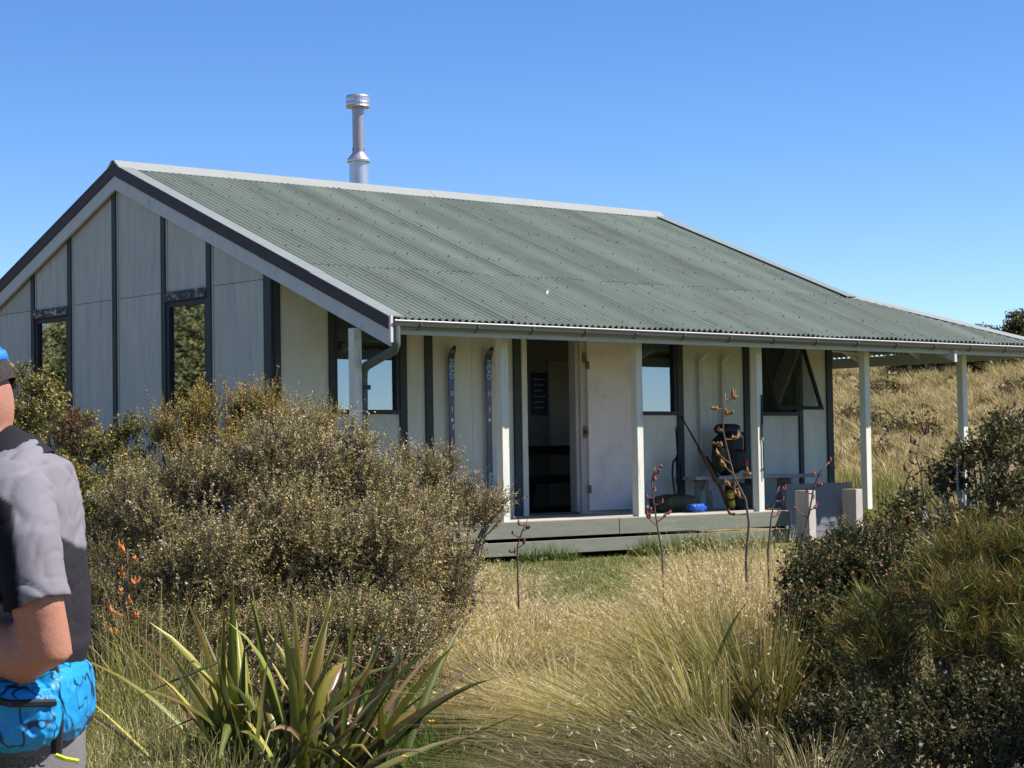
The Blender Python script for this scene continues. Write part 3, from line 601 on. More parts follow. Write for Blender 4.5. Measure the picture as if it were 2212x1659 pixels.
# ------------------------------------------------------------------ vegetation
M_leaf = leafmat('small leaves', .25, .5, .3); M_gloss = leafmat('glossy leaves', .2, .5, .22); M_grass = leafmat('grass blades', .25, .6, .15); M_flax = leafmat('flax leaf', .3, .38, .45)
M_bark = mat('grey shrub bark', (.16, .14, .125), .9, .3, 14, .4, 60, stretch=(3, 3, .6))
M_twig = mat('pale dead twig', (.33, .30, .28), .9, .2, 14)
def unit(a): return a / np.maximum(np.linalg.norm(a, axis=-1, keepdims=True), 1e-9)
def perp(d, R):
    r = R.normal(size=d.shape); r -= d * (r * d).sum(-1, keepdims=True); return unit(r)
def leaf_quads(base, dirv, side, ln, wd):
    mid = base + dirv * (ln * .5)[:, None]
    v = np.stack([base, mid + side * wd[:, None], base + dirv * ln[:, None], mid - side * wd[:, None]], 1)
    return v.reshape(-1, 3)
def sprig_leaves(base, dirv, length, k, ll, lw, spread, cb, ct, R, curl=.0, jit=.12):
    N = len(base); t = (np.arange(k) + .5) / k * np.ones((N, 1)) + R.uniform(-.5 / k, .5 / k, (N, k))
    p = perp(dirv, R); q = np.cross(dirv, p)
    a = (np.arange(k) * 2.4)[None, :] + R.uniform(0, 6.28, (N, 1))
    rad = p[:, None] * np.cos(a)[..., None] + q[:, None] * np.sin(a)[..., None]
    up_ = np.array((0, 0, 1.0))
    axis = base[:, None] + dirv[:, None] * (t * length[:, None])[..., None] + up_ * (curl * (t ** 2) * length[:, None])[..., None]
    ld = unit(dirv[:, None] * (1 - spread) + rad * spread + R.normal(scale=.25, size=rad.shape))
    sdv = unit(np.cross(ld, dirv[:, None] + R.normal(scale=.6, size=rad.shape)))
    n = N * k; s = R.uniform(.6, 1.25, n)
    v = leaf_quads(axis.reshape(-1, 3), ld.reshape(-1, 3), sdv.reshape(-1, 3), ll * s, lw * s * R.uniform(.7, 1.2, n))
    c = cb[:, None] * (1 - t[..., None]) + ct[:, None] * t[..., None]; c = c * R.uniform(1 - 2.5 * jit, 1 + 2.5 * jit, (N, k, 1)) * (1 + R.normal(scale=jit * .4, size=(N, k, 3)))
    return v, np.repeat(np.clip(c.reshape(-1, 3), .004, .9), 4, 0)
def stems(base, dirv, length, wd, col, R):
    s = perp(dirv, R) * wd; v = np.stack([base - s, base + s, base + dirv * length[:, None] + s * .3, base + dirv * length[:, None] - s * .3], 1).reshape(-1, 3)
    return v, np.repeat(np.tile(np.array(col), (len(base), 1)) * R.uniform(.6, 1.3, (len(base), 1)), 4, 0)
def pal(cols, n, R, w=None):
    cols = np.array(cols); return cols[R.choice(len(cols), n, p=w)]
def lobe_points(lobes, density, R, rmin=.55, upb=.3, rough=.18):
    P = []; D = []
    for (c, r) in lobes:
        r = np.array(r); area = 4 * math.pi * ((r[0] * r[1] + r[1] * r[2] + r[0] * r[2]) / 3)
        n = max(8, int(area * density)); d = unit(R.normal(size=(n, 3))); d[:, 2] = np.where(d[:, 2] < -.35, -d[:, 2], d[:, 2])
        lump = np.array([mnoise.noise(Vector(q) * 2.3 + Vector(c) * 3.1) for q in d]) * rough * 2
        rad = (R.uniform(rmin ** 2, 1, n) ** .5) * (1 + lump)
        P.append(np.array(c) + d * r * rad[:, None]); D.append(unit(d * (1 - upb) + np.array((0, 0, 1.0)) * upb + R.normal(scale=.35, size=d.shape)))
    return np.concatenate(P), np.concatenate(D)
def photo_lobe(u, v, ru, rv, depth, deep=.9):
    x, y = at(u, depth); a = ru / FPX * depth; b = rv / FPX * depth
    return ((x, y, zat(u, v, depth)), (a, (a + b) / 2 * deep, b))
def branches(root, lobes, R, m, rb=.03, extra=3):
    mb = MB(); x0, y0, z0 = root
    for (c, r) in lobes:
        c = np.array(c); st_ = np.array((x0, y0, z0 - .05)) + np.r_[R.normal(scale=.08, size=2), 0]
        mid = st_ * .5 + c * .5 + R.normal(scale=.08, size=3); end = c + R.normal(scale=.1, size=3) * np.array(r)
        mb.tube([st_, st_ * .7 + mid * .3 + R.normal(scale=.03, size=3), mid, end], [rb, rb * .8, rb * .55, rb * .25], 6)
        for k in range(extra):
            d = unit(R.normal(size=3)); d[2] = abs(d[2]); e = c + d * np.array(r) * .95; m2 = (mid + e) / 2 + R.normal(scale=.05, size=3)
            mb.tube([mid, m2, e], [rb * .4, rb * .28, rb * .1], 5)
    return mb
def shrub(name, label, cat, lobes, density, sl, k, ll, lw, spread, cb, ct, seed, m=None, upb=.3, rmin=.55, group=None, root=None, stemcol=(.12, .09, .07), rb=.03, curl=.1, wts=None, wb=None, extra=3, twigm=None, rough=.18, sub=0):
    R = np.random.default_rng(seed)
    cx = np.mean([c[0] for c, r in lobes]); cy = np.mean([c[1] for c, r in lobes])
    if root: cx, cy = root
    gzz = g1(cx, cy); t = empty(name, (cx, cy, gzz)); tag(t, label, cat, group); main = lobes
    if sub:
        lobes = []
        for (c, r) in main:
            lobes.append((c, tuple(np.array(r) * .72)))
            for _ in range(sub):
                d = unit(R.normal(size=3)); d[2] = abs(d[2]) if R.random() < .75 else d[2]; q = R.uniform(.26, .46)
                lobes.append((tuple(np.array(c) + d * np.array(r) * R.uniform(.6, .98)), (min(r) * q * R.uniform(.8, 1.3),) * 2 + (min(r) * q * R.uniform(.9, 1.7),)))
    P, D = lobe_points(lobes, density, R, rmin, upb, rough); keep = P[:, 2] > gz(P[:, 0], P[:, 1]) + .03; P = P[keep]; D = D[keep]; n = len(P)
    L_ = sl * R.uniform(.5, 1.35, n)
    v, c = sprig_leaves(P, D, L_, k, ll, lw, spread, pal(cb, n, R, wb), pal(ct, n, R, wts), R, curl)
    v2, c2 = stems(P - D * sl * .3, D, L_ * 1.2, .0022, stemcol, R)
    v = np.concatenate([v, v2]); c = np.concatenate([c, c2]); f = np.arange(len(v)).reshape(-1, 4)
    npmesh('foliage', v - np.array((cx, cy, gzz)), f, m or M_leaf, t, c)
    mb = branches((cx, cy, gzz), main, R, None, rb, extra); mb.v = [tuple(np.array(q) - np.array((cx, cy, gzz))) for q in mb.v]
    mb.build('branches', twigm or M_bark, t)
    return t
PL = photo_lobe
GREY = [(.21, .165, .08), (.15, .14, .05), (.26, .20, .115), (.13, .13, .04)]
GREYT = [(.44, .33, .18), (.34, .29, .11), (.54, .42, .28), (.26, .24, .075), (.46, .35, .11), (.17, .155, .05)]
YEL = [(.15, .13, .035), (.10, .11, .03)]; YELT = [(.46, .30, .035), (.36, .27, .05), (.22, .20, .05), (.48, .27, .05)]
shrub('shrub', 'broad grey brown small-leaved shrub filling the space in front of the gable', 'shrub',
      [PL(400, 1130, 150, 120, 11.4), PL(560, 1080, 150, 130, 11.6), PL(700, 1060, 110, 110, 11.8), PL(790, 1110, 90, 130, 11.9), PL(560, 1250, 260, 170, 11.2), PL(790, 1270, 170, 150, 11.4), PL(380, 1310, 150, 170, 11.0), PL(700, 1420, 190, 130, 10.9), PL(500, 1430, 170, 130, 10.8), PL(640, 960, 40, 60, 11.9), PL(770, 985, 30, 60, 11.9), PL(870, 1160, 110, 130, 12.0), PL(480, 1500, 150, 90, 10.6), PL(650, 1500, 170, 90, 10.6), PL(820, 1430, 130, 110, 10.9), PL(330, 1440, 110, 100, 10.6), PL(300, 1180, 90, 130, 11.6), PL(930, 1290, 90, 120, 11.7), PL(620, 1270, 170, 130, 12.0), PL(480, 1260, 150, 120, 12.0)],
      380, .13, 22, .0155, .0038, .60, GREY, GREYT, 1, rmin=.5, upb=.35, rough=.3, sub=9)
shrub('shrub', 'brown twiggy shrub wing reaching across the left end of the deck', 'shrub',
      [PL(900, 1080, 75, 70, 12.5), PL(935, 1040, 20, 45, 12.6), PL(985, 1110, 85, 60, 12.6), PL(1050, 1110, 40, 40, 12.7), PL(960, 1030, 18, 45, 12.6), PL(1035, 1140, 60, 50, 12.5), PL(890, 1210, 130, 110, 12.2), PL(880, 1010, 22, 40, 12.6), PL(900, 1330, 90, 100, 11.9)],
      430, .13, 22, .0150, .0037, .6, GREY, [(.36, .27, .12), (.44, .32, .17), (.28, .23, .08), (.15, .13, .045)], 2, rmin=.4, upb=.4, rough=.3, sub=5)
shrub('shrub', 'yellow tipped shrub with upright sprays below the right gable window', 'shrub',
      [PL(350, 960, 28, 60, 12.5), PL(420, 960, 50, 60, 12.6), PL(450, 915, 22, 45, 12.6), PL(520, 950, 50, 60, 12.7), PL(562, 915, 34, 50, 12.7), PL(620, 950, 50, 50, 12.6), PL(690, 960, 34, 40, 12.5), PL(390, 1020, 60, 60, 12.5), PL(560, 1010, 130, 60, 12.5)],
      800, .19, 30, .0135, .0036, .5, YEL, YELT, 3, rmin=.3, upb=.75, rough=.35, sub=2)
OLV = [(.095, .10, .03), (.07, .08, .022), (.12, .105, .03)]; OLVT = [(.28, .23, .055), (.20, .19, .045), (.34, .23, .06), (.15, .16, .04)]
shrub('shrub', 'olive green broadleaf shrub behind the man below the left gable window', 'shrub',
      [PL(50, 850, 45, 50, 12.8), PL(90, 900, 60, 55, 12.8), PL(40, 950, 70, 70, 12.7), PL(130, 960, 70, 55, 12.6), PL(180, 1000, 60, 60, 12.5), PL(245, 985, 30, 40, 12.5), PL(275, 955, 22, 38, 12.5), PL(265, 1040, 60, 60, 12.4), PL(170, 1100, 110, 110, 12.2), PL(230, 1180, 90, 110, 12), PL(140, 1250, 120, 120, 12), PL(60, 1200, 120, 130, 12.2), PL(240, 1330, 90, 110, 11.8), PL(320, 1240, 70, 130, 12), PL(90, 1060, 90, 90, 12.3)],
      400, .09, 14, .022, .0062, .6, OLV, OLVT, 4, m=M_gloss, rmin=.5, upb=.4, rough=.3, sub=5)
shrub('shrub', 'low yellow green shrub between the man and the flax flower stalk', 'shrub',
      [PL(220, 1200, 50, 70, 11.4), PL(120, 1300, 90, 120, 11), PL(220, 1250, 60, 80, 10.8), PL(250, 1330, 80, 80, 10.6), PL(300, 1400, 90, 60, 10.4), PL(200, 1330, 50, 80, 10.5), PL(380, 1470, 90, 60, 10.2)],
      520, .11, 18, .0125, .0034, .6, [(.10, .10, .03), (.12, .11, .04)], [(.19, .16, .05), (.15, .14, .05), (.22, .15, .06)], 5, rmin=.4, upb=.35)
shrub('shrub', 'small dead brown shrub with red leaves beside the olive shrub', 'shrub', [PL(165, 925, 26, 24, 12.3), PL(145, 955, 26, 26, 12.3)], 700, .08, 14, .018, .005, .6, [(.10, .04, .025)], [(.17, .06, .035), (.13, .07, .04)], 6, rmin=.3, extra=2, rb=.012)
# right-hand group
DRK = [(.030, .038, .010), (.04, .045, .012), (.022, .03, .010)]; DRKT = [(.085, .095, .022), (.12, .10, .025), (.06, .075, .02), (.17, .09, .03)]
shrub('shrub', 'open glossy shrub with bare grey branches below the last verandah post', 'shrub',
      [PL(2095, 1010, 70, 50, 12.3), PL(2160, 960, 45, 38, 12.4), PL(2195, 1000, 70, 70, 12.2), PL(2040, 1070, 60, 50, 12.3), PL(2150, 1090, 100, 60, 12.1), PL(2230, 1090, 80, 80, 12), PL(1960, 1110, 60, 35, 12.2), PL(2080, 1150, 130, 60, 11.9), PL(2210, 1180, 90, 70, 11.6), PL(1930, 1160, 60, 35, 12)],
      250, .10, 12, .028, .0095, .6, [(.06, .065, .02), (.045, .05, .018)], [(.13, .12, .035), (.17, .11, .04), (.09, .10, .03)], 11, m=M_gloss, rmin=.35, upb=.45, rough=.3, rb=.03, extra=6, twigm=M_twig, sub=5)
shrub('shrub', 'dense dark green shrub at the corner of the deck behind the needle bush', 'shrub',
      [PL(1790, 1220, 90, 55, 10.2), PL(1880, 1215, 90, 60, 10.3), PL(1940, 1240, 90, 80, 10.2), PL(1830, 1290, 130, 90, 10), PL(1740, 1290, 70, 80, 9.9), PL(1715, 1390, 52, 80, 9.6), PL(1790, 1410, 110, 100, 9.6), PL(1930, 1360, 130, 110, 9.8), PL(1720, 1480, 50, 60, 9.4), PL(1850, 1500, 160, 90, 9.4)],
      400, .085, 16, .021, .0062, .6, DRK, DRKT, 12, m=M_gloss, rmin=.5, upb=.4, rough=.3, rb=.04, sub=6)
NB = [(.055, .05, .014), (.04, .042, .012)]; NT = [(.24, .19, .03), (.16, .17, .03), (.30, .19, .045), (.11, .13, .022)]
shrub('needle_bush', 'small needle-leaved bush with orange tips in front of the dark shrub', 'bush',
      [PL(1880, 1345, 62, 45, 8.4), PL(1850, 1400, 60, 50, 8.4), PL(1925, 1420, 60, 50, 8.3), PL(1880, 1460, 90, 50, 8.3)],
      420, .10, 26, .075, .0014, .42, NB, NT, 13, rmin=.3, upb=.7, rb=.02)
shrub('needle_bush', 'large needle-leaved bush with orange tips cut by the frame edge', 'bush',
      [PL(2030, 1250, 60, 50, 8.4), PL(2110, 1230, 80, 60, 8.4), PL(2200, 1240, 80, 70, 8.4), PL(2060, 1340, 90, 80, 8.2), PL(2180, 1350, 100, 90, 8.2), PL(2100, 1440, 110, 70, 8.1), PL(2210, 1460, 90, 70, 8), PL(2000, 1300, 40, 50, 8.4), PL(2270, 1300, 80, 120, 8.3)],
      420, .10, 26, .075, .0014, .42, NB, NT, 14, rmin=.35, upb=.7, rb=.035)
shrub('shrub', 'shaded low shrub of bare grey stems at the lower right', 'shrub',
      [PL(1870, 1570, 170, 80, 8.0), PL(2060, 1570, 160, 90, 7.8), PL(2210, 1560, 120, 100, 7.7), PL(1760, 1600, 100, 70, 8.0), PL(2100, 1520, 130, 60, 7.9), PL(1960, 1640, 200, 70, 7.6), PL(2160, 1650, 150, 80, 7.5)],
      480, .09, 14, .020, .0058, .6, DRK, [(.06, .065, .018), (.085, .07, .02)], 15, m=M_gloss, rmin=.3, upb=.4, rb=.016, extra=5, twigm=M_bark)  # leaf colours darkened to stand for the shade under the bushes
def beside(lat, depth, z, r, rz): 
    q = CAM[:2] + depth * FW + lat * RT; return ((float(q[0]), float(q[1]), z), (r, r, rz))
shrub('shrub', 'unseen dark shrub added beyond the frame to shade the lower right', 'shrub', [beside(2.9, 7.4, .0, .70, .55), beside(2.8, 6.9, .35, .6, .5), beside(2.75, 6.3, .1, .6, .6)], 260, .12, 14, .03, .01, .6, DRK, DRKT, 16, m=M_gloss, rmin=.3, rb=.05)  # added out of view to cast shade on the bushes and stems
# hillside
RH = np.random.default_rng(40)
hs = [(1960, 47, .5), (2040, 66, 1.3), (2110, 68, 1.4), (1985, 66, 1.0), (1850, 50, .4), (2190, 45, .7), (2195, 54, .5), (1900, 58, .6), (1880, 41, .3)]
BRL = ['small tawny shrub low on the bank between the two right posts', 'dark green shrub high on the hill left of the last post', 'dark green shrub high on the hill right of the last post', 'dark green shrub high on the hill farthest from the last post', 'small tawny shrub on the hill just right of the hut corner', 'dark green shrub halfway up the hill near the frame edge', 'tawny shrub higher on the hill near the frame edge', 'tawny shrub high on the hill beside the fifth post', 'tiny tawny shrub at the foot of the hill beside the fifth post']
for i, (u, d, r) in enumerate(hs):
    x, y = at(u, d); z = g1(x, y)
    dark = i in (1, 2, 3, 5)
    shrub('hill_shrub', BRL[i] if dark else BRL[i], 'shrub', [((x, y, z + r * .3), (r, r, r * .55)), ((x + r * .7, y - r * .5, z + r * .2), (r * .7, r * .7, r * .45))], 45, .25, 10, .11, .035, .6,
          [(.045, .05, .02)] if dark else [(.20, .15, .07), (.16, .14, .05)], [(.08, .085, .03)] if dark else [(.27, .19, .09), (.22, .19, .07)], 50 + i, rmin=.3, group='dark shrubs on the hillside' if dark else 'brown shrubs on the hillside', rb=.04, extra=1)
def tree(label, u, v, ru, rv, d, seed, group=None, xy=None):
    x, y = at(u, d) if xy is None else xy; z = g1(x, y); zc = zat(u, v, d) if xy is None else z + v; a = ru / FPX * d if xy is None else ru; b = rv / FPX * d if xy is None else rv
    R = np.random.default_rng(seed); lob = [((x + R.normal() * a * .5, y + R.normal() * a * .5, zc + R.normal() * b * .45), (a * R.uniform(.4, .65),) * 2 + (b * R.uniform(.35, .55),)) for _ in range(9)]
    t = empty('tree', (x, y, z)); tag(t, label, 'tree', group); P, D = lobe_points(lob, 40, R, .4, .3, .3); n = len(P)
    vv, cc = sprig_leaves(P, D, .3 * R.uniform(.6, 1.3, n), 12, .10, .03, .65, pal([(.035, .04, .016), (.05, .05, .02)], n, R) * (2.2 if group else 1), pal([(.08, .08, .03), (.11, .095, .035)], n, R) * (2.6 if group else 1), R)  # grouped trees get lightened leaves to brighten their window reflections
    npmesh('crown', vv - np.array((x, y, z)), np.arange(len(vv)).reshape(-1, 4), M_gloss, t, cc)
    mb = MB(); top_ = np.array((0, 0, zc - z)); mb.tube([(0, 0, -.1), (.05, .03, (zc - z) * .5), tuple(top_)], [.14, .1, .05], 8)
    for (c, r) in lob: mb.tube([(.04, .02, (zc - z) * .55), tuple(np.array(c) - np.array((x, y, z)))], [.06, .02], 6)
    mb.build('trunk', M_bark, t)
tree('dark rounded tree on the skyline beyond the verandah roof', 2228, 715, 52, 50, 72, 71)
for i, (xx, yy, h, r) in enumerate([(-7.5, 17, 2.6, 2.0), (-10.5, 21, 2.9, 2.4), (-3.6, 14.2, 1.7, 1.5), (-13.5, 27, 3.2, 2.6), (-6.5, 23, 3.0, 2.2)]):
    tree('leafy tree with lightened leaves standing off behind the gable end of the hut', 0, h, r, r * .9, 0, 80 + i, 'trees behind the gable', (xx, yy))
# ---- grass
def blades(u0, u1, d0, d1, n, h0, h1, wd, cb, ct, seed, bend=(.2, .9), lean=None, leanw=.5, segs=3, seeds=0, seedcol=(.55, .45, .30), clump=0, xy=None, filt=None, sl=.022, basep=1.0, crr=0):
    R = np.random.default_rng(seed)
    if xy is None:
        d = np.sqrt(R.uniform(d0 ** 2, d1 ** 2, n)); u = R.uniform(u0, u1, n)
        X = CAM[0] + d * (FW[0] + RT[0] * (u - 1106) / FPX); Y = CAM[1] + d * (FW[1] + RT[1] * (u - 1106) / FPX)
    else: X, Y = xy(R, n)
    if clump:
        k = max(1, n // clump); ci = R.integers(0, k, n); cr = (np.full(k, crr) if crr else R.uniform(.05, .16, k))[ci]; ang = R.uniform(0, 6.28, n); rr_ = cr * np.sqrt(R.uniform(0, 1, n))
        X = X[:k][ci] + rr_ * np.cos(ang); Y = Y[:k][ci] + rr_ * np.sin(ang); cscale = (np.ones(k) if crr else R.uniform(.65, 1.2, k))[ci]
        ldx = np.cos(ang) * (1 - leanw); ldy = np.sin(ang) * (1 - leanw); shade = R.uniform(.8, 1.2, k)[ci]
    else:
        cscale = np.ones(n); a = R.uniform(0, 6.28, n); ldx = np.cos(a) * (1 - leanw); ldy = np.sin(a) * (1 - leanw); shade = np.ones(n)
    if lean is not None: ldx = ldx + lean[0] * leanw; ldy = ldy + lean[1] * leanw
    if filt is not None:
        kp = filt(X, Y, R); X, Y, cscale, ldx, ldy, shade = (q[kp] for q in (X, Y, cscale, ldx, ldy, shade)); n = len(X)
    Z = gz(X, Y) - .01; H = R.uniform(h0, h1, n) * cscale; B = R.uniform(*bend, n)
    P = np.c_[X, Y, Z]; ld = np.c_[ldx, ldy, np.zeros(n)]
    vx = R.normal(size=(n, 3)) * np.array((1, 1, .1)); side = unit(np.cross(vx, (0, 0, 1.0)))
    T = np.linspace(0, 1, segs + 1); V = []; C = []
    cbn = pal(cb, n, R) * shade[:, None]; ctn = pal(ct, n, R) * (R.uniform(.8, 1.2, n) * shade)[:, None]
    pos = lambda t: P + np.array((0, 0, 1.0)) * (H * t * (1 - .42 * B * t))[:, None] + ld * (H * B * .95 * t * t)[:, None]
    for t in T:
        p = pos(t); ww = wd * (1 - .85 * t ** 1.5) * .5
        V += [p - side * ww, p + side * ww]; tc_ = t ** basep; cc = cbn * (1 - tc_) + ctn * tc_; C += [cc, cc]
    V = np.stack(V, 1); C = np.stack(C, 1); m_ = 2 * (segs + 1); i0 = (np.arange(n) * m_)[:, None]
    F = np.concatenate([i0 + np.array((2 * s, 2 * s + 1, 2 * s + 3, 2 * s + 2)) for s in range(segs)], 0)
    V = V.reshape(-1, 3); C = C.reshape(-1, 3)
    if seeds:
        hit = R.choice(n, int(n * seeds), replace=False); SV = []; SC = []
        for q in range(6):
            t = R.uniform(.72, 1.0, len(hit)); Ph = (P + np.array((0, 0, 1.0)) * 0)[hit]
            p = Ph + np.array((0, 0, 1.0)) * (H[hit] * t * (1 - .42 * B[hit] * t))[:, None] + ld[hit] * (H[hit] * B[hit] * .95 * t * t)[:, None]
            dd = unit(ld[hit] * .6 + R.normal(scale=.6, size=p.shape) + np.array((0, 0, -.5))); ss = perp(dd, R)
            SV.append(leaf_quads(p, dd, ss, R.uniform(.6, 1.3, len(hit)) * sl, np.full(len(hit), sl * .075))); SC.append(np.repeat(np.array(seedcol) * R.uniform(.65, 1.2, (len(hit), 1)), 4, 0))
        SV = np.concatenate(SV); F = np.concatenate([F, np.arange(len(SV)).reshape(-1, 4) + len(V)]); V = np.concatenate([V, SV]); C = np.concatenate([C, np.concatenate(SC)])
    return V, F, np.clip(C, 0, .9)
def grass(name, label, *a, thing=None, **k):
    V, F, C = blades(*a, **k)
    if thing:
        c = V.mean(0); c[2] = g1(c[0], c[1]); t = empty(name, tuple(c)); tag(t, label, thing); npmesh('blades', V - c, F, M_grass, t, C); return t
    o = npmesh(name, V, F, M_grass, None, C); tag(o, label, 'grass', kind='stuff'); return o
LEFT = tuple(-RT); GOLD = [(.56, .43, .17), (.48, .37, .14), (.64, .50, .24), (.42, .34, .10)]; GB = [(.15, .14, .035), (.24, .19, .06), (.12, .12, .03)]
GREEN = [(.11, .16, .03), (.14, .18, .04), (.09, .13, .03), (.19, .19, .06)]
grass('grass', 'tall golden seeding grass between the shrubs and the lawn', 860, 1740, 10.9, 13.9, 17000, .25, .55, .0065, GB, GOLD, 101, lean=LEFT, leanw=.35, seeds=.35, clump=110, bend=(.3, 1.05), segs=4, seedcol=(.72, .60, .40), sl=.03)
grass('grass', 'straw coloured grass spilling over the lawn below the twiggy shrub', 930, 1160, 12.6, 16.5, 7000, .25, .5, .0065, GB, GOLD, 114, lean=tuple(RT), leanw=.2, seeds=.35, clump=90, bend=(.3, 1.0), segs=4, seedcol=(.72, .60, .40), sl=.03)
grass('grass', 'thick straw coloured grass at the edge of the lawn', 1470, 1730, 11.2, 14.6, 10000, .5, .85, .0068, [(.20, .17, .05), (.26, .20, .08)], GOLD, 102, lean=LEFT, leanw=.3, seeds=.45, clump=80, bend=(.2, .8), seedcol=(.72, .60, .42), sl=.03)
TC = {'g': ([(.03, .045, .010), (.02, .03, .008)], [(.52, .40, .15), (.24, .23, .06), (.62, .49, .24), (.14, .17, .03), (.36, .31, .07)]), 's': ([(.05, .06, .015), (.08, .075, .025)], [(.58, .45, .19), (.66, .53, .28), (.44, .35, .11)]), 'd': ([(.02, .026, .008)], [(.34, .27, .13), (.20, .17, .07), (.12, .12, .04), (.46, .37, .20)])}  # inner shade put into dark green blade bases; d darker throughout for shade
for i, (u, d, n, h0, h1, cr, kind, ld, lw, bd, lab) in enumerate([
    (1190, 9.7, 2600, .40, .70, .17, 's', LEFT, .25, (.4, 1.3), 'pale tussock at the right foot of the broad shrub'),
    (1350, 9.1, 2600, .50, .80, .17, 's', LEFT, .40, (.5, 1.3), 'straw tussock arching left in the middle of the grass'),
    (1470, 8.3, 3000, .60, .95, .18, 'g', LEFT, .50, (.5, 1.3), 'largest green gold tussock, drooping left at the bottom'),
    (1330, 7.5, 2400, .45, .75, .15, 'd', LEFT, .50, (.7, 1.35), 'shade-coloured tussock with long drooping stems at the bottom edge'),
    (1560, 7.5, 2600, .50, .85, .17, 'd', LEFT, .50, (.7, 1.35), 'dark tussock with pale arching stems near the lower right shrub'),
    (1610, 9.4, 3000, .55, .92, .18, 'g', LEFT, .35, (.15, .9), 'upright green tussock against the dark shrub'),
    (1490, 10.4, 2600, .50, .85, .17, 'g', LEFT, .35, (.2, 1.0), 'yellow green tussock in front of the dry flax'),
    (1080, 10.7, 2200, .40, .65, .16, 's', tuple(RT), .30, (.5, 1.3), 'pale tussock leaning right below the twiggy shrub'),
    (1020, 9.8, 1700, .35, .55, .14, 'g', tuple(RT), .35, (.6, 1.35), 'green tussock with arching stems beside the flax'),
    (1720, 7.4, 1600, .40, .75, .14, 'd', LEFT, .35, (.6, 1.35), 'thin arching tussock at the foot of the dark shrub')]):
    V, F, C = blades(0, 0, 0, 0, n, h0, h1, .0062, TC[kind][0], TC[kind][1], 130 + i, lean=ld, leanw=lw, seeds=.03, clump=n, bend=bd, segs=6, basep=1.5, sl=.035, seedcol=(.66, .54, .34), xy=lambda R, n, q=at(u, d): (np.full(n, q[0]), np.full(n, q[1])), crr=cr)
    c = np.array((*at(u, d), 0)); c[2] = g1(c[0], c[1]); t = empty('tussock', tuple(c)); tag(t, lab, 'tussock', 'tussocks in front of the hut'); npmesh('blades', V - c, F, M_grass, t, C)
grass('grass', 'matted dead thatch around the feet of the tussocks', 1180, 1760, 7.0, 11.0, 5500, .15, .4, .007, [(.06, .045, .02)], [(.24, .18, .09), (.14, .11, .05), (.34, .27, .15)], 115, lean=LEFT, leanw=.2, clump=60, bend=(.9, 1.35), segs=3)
grass('grass', 'mixed green and straw grass beside the man', 120, 520, 7.0, 10.0, 15000, .18, .45, .0055, [(.07, .085, .02), (.11, .12, .03)], [(.36, .31, .10), (.24, .26, .06), (.46, .38, .19)], 107, leanw=.1, lean=LEFT, seeds=.08, clump=40, bend=(.1, .8), segs=4)
grass('grass', 'lush green grass in the gap between flax and tussock', 720, 1400, 7.0, 10.8, 19000, .12, .30, .0065, [(.03, .06, .01)], [(.09, .20, .025), (.13, .23, .035), (.18, .24, .05)], 108, leanw=.1, lean=LEFT, bend=(.1, .6))
grass('grass', 'short green lawn in front of the deck', 850, 1800, 12.5, 26, 40000, .025, .075, .008, [(.07, .095, .02), (.11, .12, .03)], [(.17, .21, .045), (.24, .235, .07), (.36, .30, .13), (.44, .36, .19)], 109, leanw=.1, lean=LEFT, segs=2, bend=(.2, 1.0), filt=lambda X, Y, R: (Y < .40))
grass('grass', 'green grass tufts growing against the deck boards', 0, 0, 0, 0, 2400, .10, .30, .009, [(.05, .08, .015)], [(.12, .21, .03), (.17, .22, .04), (.30, .27, .10)], 110, leanw=.1, lean=LEFT, clump=45, bend=(.1, .6), xy=lambda R, n: (R.choice([2.4, 3.9, 4.2, 4.5, 4.9, 5.2, 5.5], n) + R.normal(scale=.25, size=n), R.uniform(.05, .40, n)), filt=lambda X, Y, R: (Y < .42))
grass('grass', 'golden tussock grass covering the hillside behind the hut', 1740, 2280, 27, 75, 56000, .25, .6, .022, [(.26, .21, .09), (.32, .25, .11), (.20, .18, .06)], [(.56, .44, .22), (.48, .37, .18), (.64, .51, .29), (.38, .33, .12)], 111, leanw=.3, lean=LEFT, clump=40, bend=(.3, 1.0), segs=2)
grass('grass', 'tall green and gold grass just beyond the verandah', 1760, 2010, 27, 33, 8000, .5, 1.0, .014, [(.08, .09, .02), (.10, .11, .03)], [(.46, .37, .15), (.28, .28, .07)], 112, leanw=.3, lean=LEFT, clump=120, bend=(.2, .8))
grass('grass', 'dry undergrowth beneath the shrubs', -100, 2300, 6.5, 14, 13000, .1, .3, .006, [(.07, .06, .025)], [(.26, .20, .09), (.18, .16, .06)], 113, leanw=.2, lean=LEFT, bend=(.2, 1.0), filt=lambda X, Y, R: (gz(X, Y) < -.45))
grass('grass', 'tall thin rush blades around the orange flax stalk', 185, 430, 8.6, 10.2, 420, .45, .85, .007, [(.07, .09, .02)], [(.26, .27, .06), (.36, .29, .10)], 116, leanw=.1, lean=LEFT, clump=30, bend=(.05, .6), segs=5)
M_petal = mat('buttercup petals', (.75, .42, .02), .4, .1, 20); M_fstem = mat('flower stem', (.08, .13, .03), .6, .1, 20)
